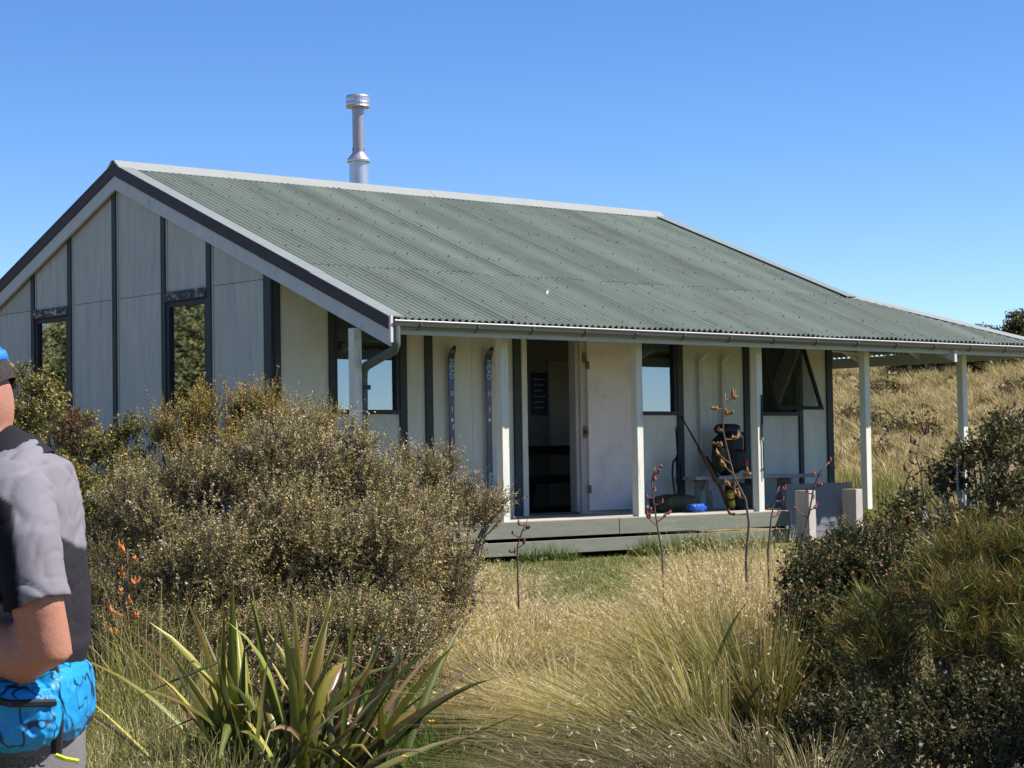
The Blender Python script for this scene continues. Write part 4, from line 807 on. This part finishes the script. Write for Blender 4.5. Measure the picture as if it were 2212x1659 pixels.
for i, (u, d, h) in enumerate([(868, 8.0, .30), (960, 8.3, .30), (905, 7.7, .22), (925, 8.9, .32), (875, 7.5, .20)]):
    x, y = at(u, d); t = empty('buttercup', (x, y, g1(x, y))); tag(t, 'small yellow buttercup in the green grass beside the flax', 'flower', 'buttercups beside the flax')
    MB().tube([(0, 0, 0), (.01, .005, h * .6), (.0, .01, h)], [.0025, .002, .0015], 5).build('stem', M_fstem, t)
    for k in range(5):
        a = k * 1.2566 + i; c, q = math.cos(a), math.sin(a); MB().hexa([(0, .01, h), (.011 * c - .006 * q, .01 + .011 * q + .006 * c, h + .006), (.017 * c, .01 + .017 * q, h + .010), (.011 * c + .006 * q, .01 + .011 * q - .006 * c, h + .006), (0, .01, h + .002), (.011 * c - .006 * q, .01 + .011 * q + .006 * c, h + .008), (.017 * c, .01 + .017 * q, h + .012), (.011 * c + .006 * q, .01 + .011 * q - .006 * c, h + .008)]).build('petal', M_petal, t)
# ---- flax
def flax_leaf(P, az, el, ln, wd, droop, c0, c1, R, twist=.0, n=9):
    d = np.array((math.cos(az) * math.cos(el), math.sin(az) * math.cos(el), math.sin(el))); pts = []; p = np.array(P, float); st_ = ln / n
    kink = R.uniform(.8, 2.2) if R.random() < .16 else 0; kat = R.integers(4, 8)
    V = []; C = []; hz = np.array((math.cos(az), math.sin(az), 0)); s = np.array((-math.sin(az), math.cos(az), 0))
    for i in range(n + 1):
        t = i / n; w_ = wd * (.55 + .45 * min(1, t * 3)) * (1 - max(0, (t - .45) / .55) ** 1.7) * .5 + .0008
        up_ = np.cross(d, s) * -1; up_ = up_ / np.linalg.norm(up_)
        ss = s * math.cos(twist * t) + np.cross(d, s) * math.sin(twist * t); fold = np.cross(ss, d) * .6
        V += [p + ss * w_ + fold * w_, p.copy(), p - ss * w_ + fold * w_]
        c = np.array(c0) * (1 - t) + np.array(c1) * t; C += [c * .92, c * 1.1, c * .92]
        p = p + d * st_; k = droop * (0.3 + 1.4 * t) / n + (kink if i == kat else 0)
        d = d + hz * k * .3 - np.array((0, 0, 1.0)) * k; d /= np.linalg.norm(d)
    F = []
    for i in range(n):
        for a in (0, 1): b = i * 3 + a; F.append((b, b + 1, b + 4, b + 3))
    return np.array(V), np.array(F), np.clip(np.array(C), .01, .9)
FG = [((.055, .08, .015), (.12, .14, .022)), ((.08, .105, .018), (.22, .20, .03)), ((.04, .06, .015), (.07, .085, .018)), ((.12, .155, .035), (.28, .29, .06)), ((.18, .20, .04), (.46, .40, .09)), ((.07, .085, .015), (.26, .16, .03))]
DEAD = [((.26, .19, .10), (.36, .27, .16)), ((.20, .13, .06), (.30, .20, .10))]
def flax(label, u, depth, n, ln, wd, seed, extra=(), dead=.2, elr=(.7, 1.45), azbias=None, fg=FG, thin=0):
    x, y = at(u, depth); z = g1(x, y); R = np.random.default_rng(seed); t = empty('flax_plant', (x, y, z)); tag(t, label, 'flax plant')
    for i in range(n):
        az = R.uniform(0, 6.28); 
        if azbias is not None and R.random() < .5: az = azbias + R.normal(scale=.5)
        c = DEAD[R.integers(2)] if R.random() < dead else fg[R.integers(len(fg))]; f_ = R.uniform(.8, 1.2)
        V, F, C = flax_leaf((R.normal(scale=.14), R.normal(scale=.14), 0), az, R.uniform(*elr), ln * R.uniform(.6, 1.1), wd * R.uniform(.6, 1.15), R.choice([.15, .4, .9, 1.6], p=[.3, .3, .25, .15]), np.array(c[0]) * f_, np.array(c[1]) * f_, R, R.normal(scale=.8))
        if R.random() < .45: C[-9:] = C[-9:] * .5 + np.array((.22, .11, .035)) * .5
        npmesh('leaf', V, F, M_flax, t, C)
    for i in range(thin):
        az = R.uniform(0, 6.28); c = DEAD[R.integers(2)] if R.random() < .45 else fg[R.integers(len(fg))]
        V, F, C = flax_leaf((R.normal(scale=.16), R.normal(scale=.16), 0), az, R.uniform(.35, 1.45), ln * R.uniform(.45, .95), wd * R.uniform(.3, .55), R.choice([.2, .8, 1.8, 2.6]), np.array(c[0]) * 1.1, np.array(c[1]) * 1.15, R, R.normal(scale=1.4))
        npmesh('leaf', V, F, M_flax, t, C)
    for (az, el, l_, w_, dr, c, tw) in extra:
        V, F, C = flax_leaf((R.normal(scale=.08), R.normal(scale=.08), 0), az, el, l_, w_, dr, c[0], c[1], R, tw); npmesh('leaf', V, F, M_flax, t, C)
    return t
AR = math.atan2(RT[1], RT[0]); AL = AR + math.pi; PALE = ((.17, .18, .06), (.36, .32, .14)); BRI = ((.20, .21, .05), (.34, .31, .07))
flax('big flax plant with broad splayed leaves at the bottom of the picture', 598, 8.2, 85, .98, .047, 201, dead=.16, elr=(.85, 1.52), thin=70, extra=[
    (AL, 1.52, .88, .085, .02, PALE, .9), (AR, 1.15, .85, .06, .2, ((.15, .17, .07), (.30, .30, .14)), .7), (AR, .75, .95, .06, .5, ((.08, .06, .025), (.10, .07, .03)), .5), (AR, .6, .85, .055, .6, PALE, .4), (AL, .6, .8, .06, 1.3, BRI, .6),
    (AL, .45, .7, .06, .9, BRI, .3), (AR, .35, .8, .06, .5, BRI, .4), (AR, .9, 1.0, .06, .35, FG[0], .3), (AR + .3, .8, .95, .05, .2, DEAD[0], .2), (AL, 1.2, .9, .045, .1, DEAD[0], .5), (AL, 1.0, .8, .04, .1, DEAD[1], .5), (AL + .4, 1.3, 1.05, .05, .1, FG[2], .4), (AR - .5, .5, .9, .06, .9, BRI, .5), (AL - .3, .5, .8, .05, .8, DEAD[0], .3)])
flax('dry flax clump with flower stalks beside the end of the deck', 1600, 12.3, 34, .70, .042, 202, dead=.45, elr=(.8, 1.5))
flax('dark green flax half hidden in the tussock grass', 1470, 8.9, 16, .85, .05, 203, dead=.12, elr=(.7, 1.4), azbias=AL)
flax('small flax with tan leaf tips under the twiggy shrub', 880, 9.6, 9, .6, .05, 204, dead=.3, elr=(.5, 1.3))
# ---- flax flower stalks with seed pods
M_stalk = mat('flax stalk', (.10, .075, .07), .6, .2, 12); M_pod1 = mat('orange pods', (.42, .14, .03), .55, .25, 14); M_pod2 = mat('red brown pods', (.20, .06, .04), .55, .25, 14); M_pod3 = mat('brown pods', (.24, .12, .04), .6, .3, 14); M_pod4 = mat('dark dry pods', (.085, .04, .032), .7, .3, 14)
def stalk(label, path, depth, m, seed, side=8, pods=3, plen=.055, r0=.0072):
    R = random.Random(seed); pts = [Vector((*at(u, depth), zat(u, v, depth))) for u, v in path]; b = pts[0]; gzb = g1(b.x, b.y); base = Vector((b.x, b.y, gzb))
    if b.z > gzb + .05: pts = [Vector((b.x + .01, b.y, gzb - .03))] + pts
    t = empty('flax_flower_stalk', base); tag(t, label, 'flower stalk'); loc = [p - base for p in pts]
    MB().tube(loc, [r0 * (1 - .6 * i / (len(loc) - 1)) for i in range(len(loc))], 7).build('stem', M_stalk, t, smooth=True)
    L_ = [0]
    for a, c in zip(loc[:-1], loc[1:]): L_.append(L_[-1] + (c - a).length)
    vis = sum((c - a).length for a, c in zip(loc[(1 if b.z > gzb + .05 else 0):-1], loc[(2 if b.z > gzb + .05 else 1):])); start = L_[-1] - vis
    r = Vector((RT[0], RT[1], 0)); d = Vector((FW[0], FW[1], 0))
    for k in range(side):
        s = start + vis * (.25 + .75 * (k + R.uniform(.2, .8)) / side); s = min(s, L_[-1] - .002)
        i = max(j for j in range(len(L_) - 1) if L_[j] <= s); q = loc[i].lerp(loc[i + 1], (s - L_[i]) / (L_[i + 1] - L_[i]))
        sg = 1 if (k % 2) ^ (R.random() < .15) else -1; out = (r * sg * R.uniform(.5, 1) + d * R.uniform(-.8, .8)).normalized(); bl = R.uniform(.025, .085) * (1.3 - .7 * k / side) * plen / .055
        e = q + out * bl + Vector((0, 0, bl * R.uniform(-.1, .8))); mb = MB().tube([q, q.lerp(e, .5) + Vector((0, 0, -.004)), e], [.0042, .0036, .003], 5)
        for j in range(R.randint(max(1, pods - 2), pods)):
            p0 = q.lerp(e, R.uniform(.55, 1.05)); o2 = out * R.uniform(-.2, 1.0) + d * R.uniform(-.8, .8) + r * R.uniform(-.5, .5); l = plen * R.uniform(.5, 1.05); u1 = Vector((0, 0, R.uniform(.25, 1)))
            mb.tube([p0, p0 + (u1 * .35 + o2 * .5) * l * .6, p0 + (u1 * .8 + o2 * .7) * l * .85, p0 + (u1 * 1.1 + o2 * .5) * l * 1.05], [.004, plen * R.uniform(.16, .22), plen * R.uniform(.12, .17), .002], 6)
        mb.build('seed_pods', m, t)
stalk('flax flower stalk with orange buds right beside the man', [(266, 1440), (261, 1380), (264, 1320), (271, 1250), (272, 1190)], 9.8, M_pod1, 1, 9, 4, .045)
stalk('thin red budded flax stalk in front of the deck post', [(1424, 1195), (1415, 1140), (1407, 1080), (1404, 1040), (1411, 1008)], 12.6, M_pod2, 2, 9, 3, .05)
stalk('tall bent flax stalk with brown pods in front of the backpack', [(1604, 1210), (1612, 1130), (1606, 1080), (1582, 1030), (1570, 980), (1560, 930), (1562, 890), (1567, 850)], 12.2, M_pod3, 3, 12, 4, .062, .009)
stalk('short flax stalk with red pods beside the strap post', [(1652, 1190), (1660, 1120), (1668, 1080), (1680, 1050)], 12.4, M_pod2, 4, 5, 3, .045)
stalk('slanting flax stalk with red pods crossing the grey board', [(1722, 1180), (1742, 1110), (1754, 1050), (1768, 1020), (1788, 998)], 11.6, M_pod2, 5, 6, 3, .045)
stalk('small dark red flax stalk at the left end of the deck boards', [(1112, 1240), (1112, 1180), (1122, 1150), (1135, 1122)], 13.2, M_pod2, 6, 5, 3, .05)
stalk('dark dry flax stalk standing right of the verandah post', [(1992, 1090), (1985, 1020), (1976, 990), (1990, 935)], 12.8, M_pod4, 7, 6, 2, .06)
stalk('leaning dry flax stalk with pods next to the grassy bank', [(1945, 1090), (1950, 1050), (1962, 1020), (1975, 1012)], 12.9, M_pod4, 8, 3, 2, .05)
stalk('reddish plumed flax stalk above the glossy shrub', [(2172, 960), (2174, 925), (2176, 900), (2184, 872)], 12.9, M_pod2, 9, 4, 3, .06)
# ------------------------------------------------------------------ the man at the edge of the picture
def ring_loft(mb, rings, seg=28):            # rings: (cx, cy, cz, a, b, tilt) ellipse in x,y; tilt leans the ring about y
    b0 = len(mb.v)
    for (cx, cy, cz, a, b, tl) in rings:
        for k in range(seg):
            t = 2 * math.pi * k / seg; x = a * math.cos(t); mb.v.append((cx + x * math.cos(tl), cy + b * math.sin(t), cz - x * math.sin(tl)))
    for i in range(len(rings) - 1):
        for k in range(seg): k2 = (k + 1) % seg; mb.f.append((b0 + i * seg + k, b0 + i * seg + k2, b0 + (i + 1) * seg + k2, b0 + (i + 1) * seg + k))
    mb.f.append(tuple(b0 + k for k in range(seg))[::-1]); n = len(rings) - 1; mb.f.append(tuple(b0 + n * seg + k for k in range(seg)))
def remeshed(name, mb, voxel, m, parent, smooth=4, disp=None):
    me = mb.mesh(name); bm = bmesh.new(); bm.from_mesh(me); bmesh.ops.recalc_face_normals(bm, faces=bm.faces); bm.to_mesh(me); bm.free()
    o = bpy.data.objects.new('tmp', me); COL.objects.link(o)
    r = o.modifiers.new('r', 'REMESH'); r.mode = 'VOXEL'; r.voxel_size = voxel
    s = o.modifiers.new('s', 'SMOOTH'); s.iterations = smooth; s.factor = .5
    bpy.context.view_layer.update()
    me2 = bpy.data.meshes.new_from_object(o.evaluated_get(bpy.context.evaluated_depsgraph_get())); bpy.data.objects.remove(o)
    if disp:
        nn = [v.normal.copy() for v in me2.vertices]
        for v, q in zip(me2.vertices, nn): v.co += q * disp(v.co)
    me2.materials.clear(); return link(name, me2, m, parent, True)
M_skin = mat('reddish brown skin', (.33, .15, .10), .5, .12, 12, .1, 120, spec=.35, c2=(.27, .105, .07), c2amt=.3, c2scale=8)  # own reddish brown tone with redder patches
M_hair = mat('short dark grey hair', (.028, .022, .02), .8, .4, 60, .6, 160)
M_shirtg = mat('grey shirt cloth', (.225, .215, .255), .85, .06, 20, .15, 300); M_shirtb = mat('black shirt cloth', (.007, .006, .011), .85, .1, 20, .15, 300); M_shirtc = mat('charcoal shirt cloth', (.045, .042, .052), .85, .1, 20, .15, 300)
M_trous = mat('grey brown trousers', (.13, .12, .12), .85, .1, 20, .2, 200)
M_packb = mat('cyan pack fabric', (.008, .23, .52), .5, .12, 8, .5, 30, spec=.35, c2=(.006, .14, .36), c2amt=.35, c2scale=8)
M_strap = mat('black webbing', (.012, .012, .016), .7, .15, 30); M_capb = mat('blue cap', (.02, .16, .60), .7, .08, 20); M_capw = mat('white cap panel', (.7, .7, .72), .7, .05, 20); M_lime = mat('lime cord', (.5, .6, .05), .6, .1, 20); M_shoe = mat('brown boot', (.07, .05, .035), .7, .2, 10); M_greyprint = mat('dark print', (.05, .07, .06), .8, .1, 20)
_n = M_packb.node_tree.nodes; _L = M_packb.node_tree.links
_z = _n.new('ShaderNodeTexNoise'); _z.inputs['Scale'].default_value = 14; _z.inputs['Detail'].default_value = 2; _tc = _n.new('ShaderNodeTexCoord'); _L.new(_tc.outputs['Object'], _z.inputs[0])
_a = _n.new('ShaderNodeMath'); _a.operation = 'SUBTRACT'; _a.inputs[1].default_value = .5; _L.new(_z.outputs[0], _a.inputs[0]); _b = _n.new('ShaderNodeMath'); _b.operation = 'ABSOLUTE'; _L.new(_a.outputs[0], _b.inputs[0])
_r = _n.new('ShaderNodeMapRange'); _r.inputs[1].default_value = .008; _r.inputs[2].default_value = .02; _L.new(_b.outputs[0], _r.inputs[0])
_mx = _n.new('ShaderNodeMix'); _mx.data_type = 'RGBA'; _mx.inputs[6].default_value = (.006, .03, .08, 1); _L.new(_r.outputs[0], _mx.inputs[0]); _h = [q for q in _n if q.type == 'HUE_SAT'][0]; _L.new(_h.outputs[0], _mx.inputs[7]); _L.new(_mx.outputs[2], _n['Principled BSDF'].inputs['Base Color'])
px_, py_ = at(13, 3.4); man = empty('person', (px_, py_, g1(px_, py_)), math.atan2(-RT[1], -RT[0])); tag(man, 'man in grey and black polo shirt, head bowed, cut off by the frame', 'person')
MZ = CAM[2] - g1(px_, py_) - 1.45            # keeps shoulder height right on this ground
def mz(v): v.location = (0, 0, MZ); return v
b = MB()
ring_loft(b, [(0, 0, .90, .10, .15, 0), (0, 0, 1.0, .115, .165, 0), (.0, 0, 1.12, .112, .155, 0), (0, 0, 1.28, .118, .17, 0), (-.005, 0, 1.38, .108, .165, .1), (0, 0, 1.415, .08, .12, .2), (.022, 0, 1.455, .055, .062, .5), (.05, 0, 1.505, .057, .056, .6), (.08, 0, 1.56, .057, .056, .6)])
def ell(mb, c, r, tl, seg=28, n=14):
    ring_loft(mb, [(c[0] + math.sin(tl) * r[2] * math.cos(p) , c[1], c[2] + math.cos(tl) * r[2] * math.cos(p), r[0] * math.sin(p), r[1] * math.sin(p), tl) for p in np.linspace(math.pi - .05, .05, n)], seg)
HT = .6; hc = (.092, 0, 1.570)
ell(b, hc, (.098, .077, .118), HT); ell(b, (.15, 0, 1.50), (.055, .055, .06), HT)          # skull, jaw
def hp(x, y, z): return (hc[0] + x * math.cos(HT) + z * math.sin(HT), y, hc[2] - x * math.sin(HT) + z * math.cos(HT))
b.tube([hp(.085, 0, .02), hp(.112, 0, -.02), hp(.118, 0, -.035), hp(.095, 0, -.045)], [.01, .014, .016, .01], 10)      # nose
b.tube([hp(.088, -.022, -.068), hp(.098, 0, -.068), hp(.088, .022, -.068)], [.006, .009, .006], 8)                   # mouth
for s in (-1, 1): b.tube([hp(-.0, .074 * s, .02), hp(-.012, .088 * s, .0), hp(.0, .08 * s, -.03)], [.016, .02, .01], 8)      # ears
arms = {1: [(-.05, .165, 1.42), (-.075, .20, 1.33), (-.10, .215, 1.235), (-.112, .205, 1.165), (-.085, .195, 1.155), (.02, .165, 1.19), (.14, .11, 1.225)], -1: [(-.02, -.165, 1.42), (.01, -.20, 1.32), (.04, -.22, 1.21), (.05, -.21, 1.15), (.08, -.20, 1.145), (.14, -.15, 1.18), (.19, -.07, 1.225)]}
for s, a in arms.items():
    b.tube(a, [.046, .044, .041, .040, .045, .043, .029], 16)
    w_ = Vector(a[-1]); fd = (Vector(a[-1]) - Vector(a[-2])).normalized(); b.tube([w_ - fd * .02, w_ + fd * .03, w_ + fd * .08, w_ + fd * .095], [.028, .038, .04, .03], 14, flat=.5)
    for q in range(4):
        k0 = w_ + fd * .085 + Vector((0, 0, (q - 1.5) * .019)); ln_ = (.065, .075, .07, .055)[q]; cu = Vector((0, -s * .6, -.15)); b.tube([k0, k0 + fd * ln_ * .45, k0 + (fd * .75 + cu * .4) * ln_, k0 + (fd * .7 + cu) * ln_ * 1.15], [.0095, .009, .0085, .007], 8)
    b.tube([w_ + fd * .03 + Vector((0, 0, .03)), w_ + fd * .06 + Vector((0, -s * .01, .055)), w_ + fd * .09 + Vector((0, -s * .025, .06))], [.012, .0105, .008], 8)
for s in (-1, 1): b.tube([(0, .085 * s, .95), (.01, .09 * s, .72), (.015, .095 * s, .50), (-.005, .095 * s, .28), (-.01, .095 * s, .08)], [.095, .078, .055, .05, .038], 16); b.tube([(-.05, .1 * s, .045), (.04, .105 * s, .04), (.15, .11 * s, .03)], [.036, .042, .028], 12)
mz(remeshed('body', b, .0075, M_skin, man, 3))
# shirt
b = MB()
ring_loft(b, [(-.002, 0, 1.025, .132, .180, 0), (0, 0, 1.05, .128, .176, 0), (-.002, 0, 1.12, .127, .170, 0), (-.002, 0, 1.22, .131, .178, 0), (-.002, 0, 1.32, .126, .184, 0), (-.002, 0, 1.39, .117, .186, .1), (-.004, 0, 1.438, .104, .168, .2), (-.0, 0, 1.456, .077, .122, .3), (.008, 0, 1.468, .066, .080, .5)])
for s, a in arms.items():
    b.tube([(-.03 if s > 0 else .0, .12 * s, 1.415), (-.05 if s > 0 else .0, .165 * s, 1.395), Vector(a[1]), Vector(a[1]) * .5 + Vector(a[2]) * .5, Vector(a[2]) + Vector((0, 0, .003))], [.06, .066, .058, .054, .055], 20)
def folds(co):
    r = mnoise.noise(Vector((co.x * 16, co.y * 16, co.z * 7 + co.x * 9))) * .004 + mnoise.noise(Vector((co.x * 34 + 5, co.y * 34, co.z * 15 - co.x * 14))) * .0012
    w1_ = mnoise.noise(Vector((co.x * 11 + 3, co.y * 8, co.z * 11)))
    r += -max(0, .12 - abs(w1_)) * .028                                  # pulled creases
    w2_ = mnoise.noise(Vector((co.x * 24 + co.z * 20, co.y * 10, co.z * 9 - co.x * 10 + 7))); r += -max(0, .10 - abs(w2_)) * .024
    if co.z < 1.17 and abs(co.y) < .21: r += math.sin(co.z * 75 + co.x * 34 + mnoise.noise(co * 9) * 3) * .004
    if 1.246 < co.z < 1.250 and abs(co.y) > .17: r -= .003               # hem stitching
    return r
M_shirt = leafmat('shirt cloth', 0, .85, .2)
sh = mz(remeshed('shirt', b, .0055, M_shirt, man, 3, folds))
def st(a, b, x): t = min(1, max(0, (x - a) / (b - a))); return t * t * (3 - 2 * t)
cols = []
GR, BL, CH = Vector((.172, .160, .186)), Vector((.005, .005, .008)), Vector((.016, .014, .019))
for vv in sh.data.vertices:
    x, y, z = vv.co; y = abs(y); e = .004
    slv = y > .150 + max(0, (1.40 - z)) * .14 and z > 1.21
    if slv:
        bx_ = -.086 + (z - 1.24) * .12; k = st(bx_ - e, bx_ + e, x) * st(1.405 + (x + .05) * .6 + e, 1.405 + (x + .05) * .6 - e, z); c = GR.lerp(BL, k)
    else:
        c = GR.copy()
        k = st(-.05 - e, -.05 + e, x) * st(1.40 + e, 1.40 - e, z) * st(1.235, 1.245, z); c = c.lerp(BL, k)          # chest
        k = st(.03 - e, .03 + e, x); c = c.lerp(BL, k)
        bz = 1.392 - (-.06 - x) * 1.1 if x < -.06 else 1.392; bk = -.062 - max(0, 1.2 - z) * .12
        k = st(bz + e, bz - e, z) * st(bk + e, bk - e, x); c = c.lerp(CH, k)
    cols.append((*c, 1))
at_ = sh.data.color_attributes.new('Col', 'FLOAT_COLOR', 'POINT'); at_.data.foreach_set('color', np.array(cols, np.float32).ravel())
b = MB(); ring_loft(b, [(.002, 0, 1.440, .088, .100, .45), (.012, 0, 1.452, .080, .088, .62), (.034, 0, 1.462, .075, .079, .95), (.036, 0, 1.461, .069, .072, .95), (.016, 0, 1.455, .064, .068, .7)]); b.f = b.f[:-2]
mz(b.build('collar', M_shirtb, man, smooth=True))
# hair, cap
b = MB(); ell(b, (hc[0] - .006, 0, hc[2] + .012), (.1, .0805, .118), HT)
for s_, a_ in arms.items():            # stitched hems of the sleeves
    pass
hair = b.mesh('hair'); bm = bmesh.new(); bm.from_mesh(hair)
inv = lambda c: ((c.x - hc[0]) * math.cos(HT) - (c.z - hc[2]) * math.sin(HT), (c.x - hc[0]) * math.sin(HT) + (c.z - hc[2]) * math.cos(HT))
bmesh.ops.delete(bm, geom=[f for f in bm.faces if (lambda q: q[0] > .045 - abs(f.calc_center_median().y) * .3 or q[1] < -.036 + max(0, q[0] + .06) * .5)(inv(f.calc_center_median()))], context='FACES'); bm.to_mesh(hair); bm.free(); mz(link('hair', hair, M_hair, man, True))
cap = mz(empty('cap')); cap.parent = man
b = MB(); ring_loft(b, [(hc[0] + math.sin(HT) * h + (-.004), 0, hc[2] + math.cos(HT) * h, a_, b_, HT) for h, a_, b_ in ((.008, .112, .088), (.05, .110, .087), (.09, .098, .077), (.118, .07, .055), (.132, .02, .016))]); b.build('crown_panel', M_capb, cap, smooth=True)
b = MB(); ring_loft(b, [(hc[0] + math.sin(HT) * h - .004, 0, hc[2] + math.cos(HT) * h, a_, b_, HT) for h, a_, b_ in ((.002, .111, .0868), (.016, .1145, .0898), (.018, .110, .086))]); b.build('band', M_capb, cap, smooth=True)
b = MB(); b.hexa([hp(.09, -.07, .04), hp(.18, -.05, .03), hp(.18, .05, .03), hp(.09, .07, .04), hp(.09, -.07, .05), hp(.18, -.05, .036), hp(.18, .05, .036), hp(.09, .07, .05)]); b.build('brim', M_capb, cap)
# trousers, boots
b = MB(); ring_loft(b, [(0, 0, .86, .118, .17, 0), (0, 0, .96, .124, .172, 0), (0, 0, 1.02, .122, .170, 0)])
for s in (-1, 1): b.tube([(0, .085 * s, .93), (.01, .09 * s, .72), (.015, .095 * s, .50), (-.002, .095 * s, .28), (-.008, .095 * s, .07)], [.108, .094, .075, .068, .066], 18)
mz(remeshed('trousers', b, .009, M_trous, man, 3, lambda co: mnoise.noise(Vector((co.x * 18, co.y * 18, co.z * 10))) * .005))
text_mesh('macpac', .034, 'lettering', M_greyprint, man, (.0, .181, .995 + MZ), (-1, 0, 0), (0, 0, 1), .002)
for s in (-1, 1): b = MB(); b.tube([(-.07, .098 * s, .05), (-.02, .1 * s, .05), (.06, .106 * s, .045), (.17, .112 * s, .035)], [.04, .05, .048, .034], 14); b.tube([(-.02, .097 * s, .02), (-.012, .096 * s, .15)], [.052, .056], 14); remeshed('boot', b, .008, M_shoe, man, 3)
# waist pack
wp = empty('waist_pack', (px_, py_, g1(px_, py_)), man.rotation_euler.z); tag(wp, 'bright cyan waist pack with black pattern and straps on the man', 'waist pack')
mz(blob('back_pouch', (-.094, .03, 1.075), (.046, .13, .070), M_packb, wp, 41, .05, 4, 6, .75, fold=.09)); mz(blob('side_pouch', (-.05, .165, 1.062), (.072, .05, .056), M_packb, wp, 47, .07, 4, 6, .75, fold=.13))
b = MB(); ring_loft(b, [(-.002, 0, 1.03, .133, .183, 0), (-.002, 0, 1.07, .132, .181, 0)]); b.f = b.f[:-2]; mz(b.build('belt', M_strap, wp, smooth=True))
mz(MB().tube([(-.10, .12, 1.14), (-.115, .14, 1.08), (-.112, .15, 1.0)], .009, 8, flat=.4).build('strap', M_strap, wp)); mz(MB().tube([(.0, .20, 1.10), (-.06, .235, 1.09), (-.12, .19, 1.085)], .006, 6).build('strap', M_strap, wp))
mz(MB().tube([(-.115, .165, 1.0), (-.13, .17, .995), (-.15, .165, .99)], .004, 6).build('cord', M_lime, wp)); mz(MB().tube([(-.03, .2, .995), (-.03, .205, .96), (-.035, .2, .93)], .005, 6).build('cord', M_lime, wp))
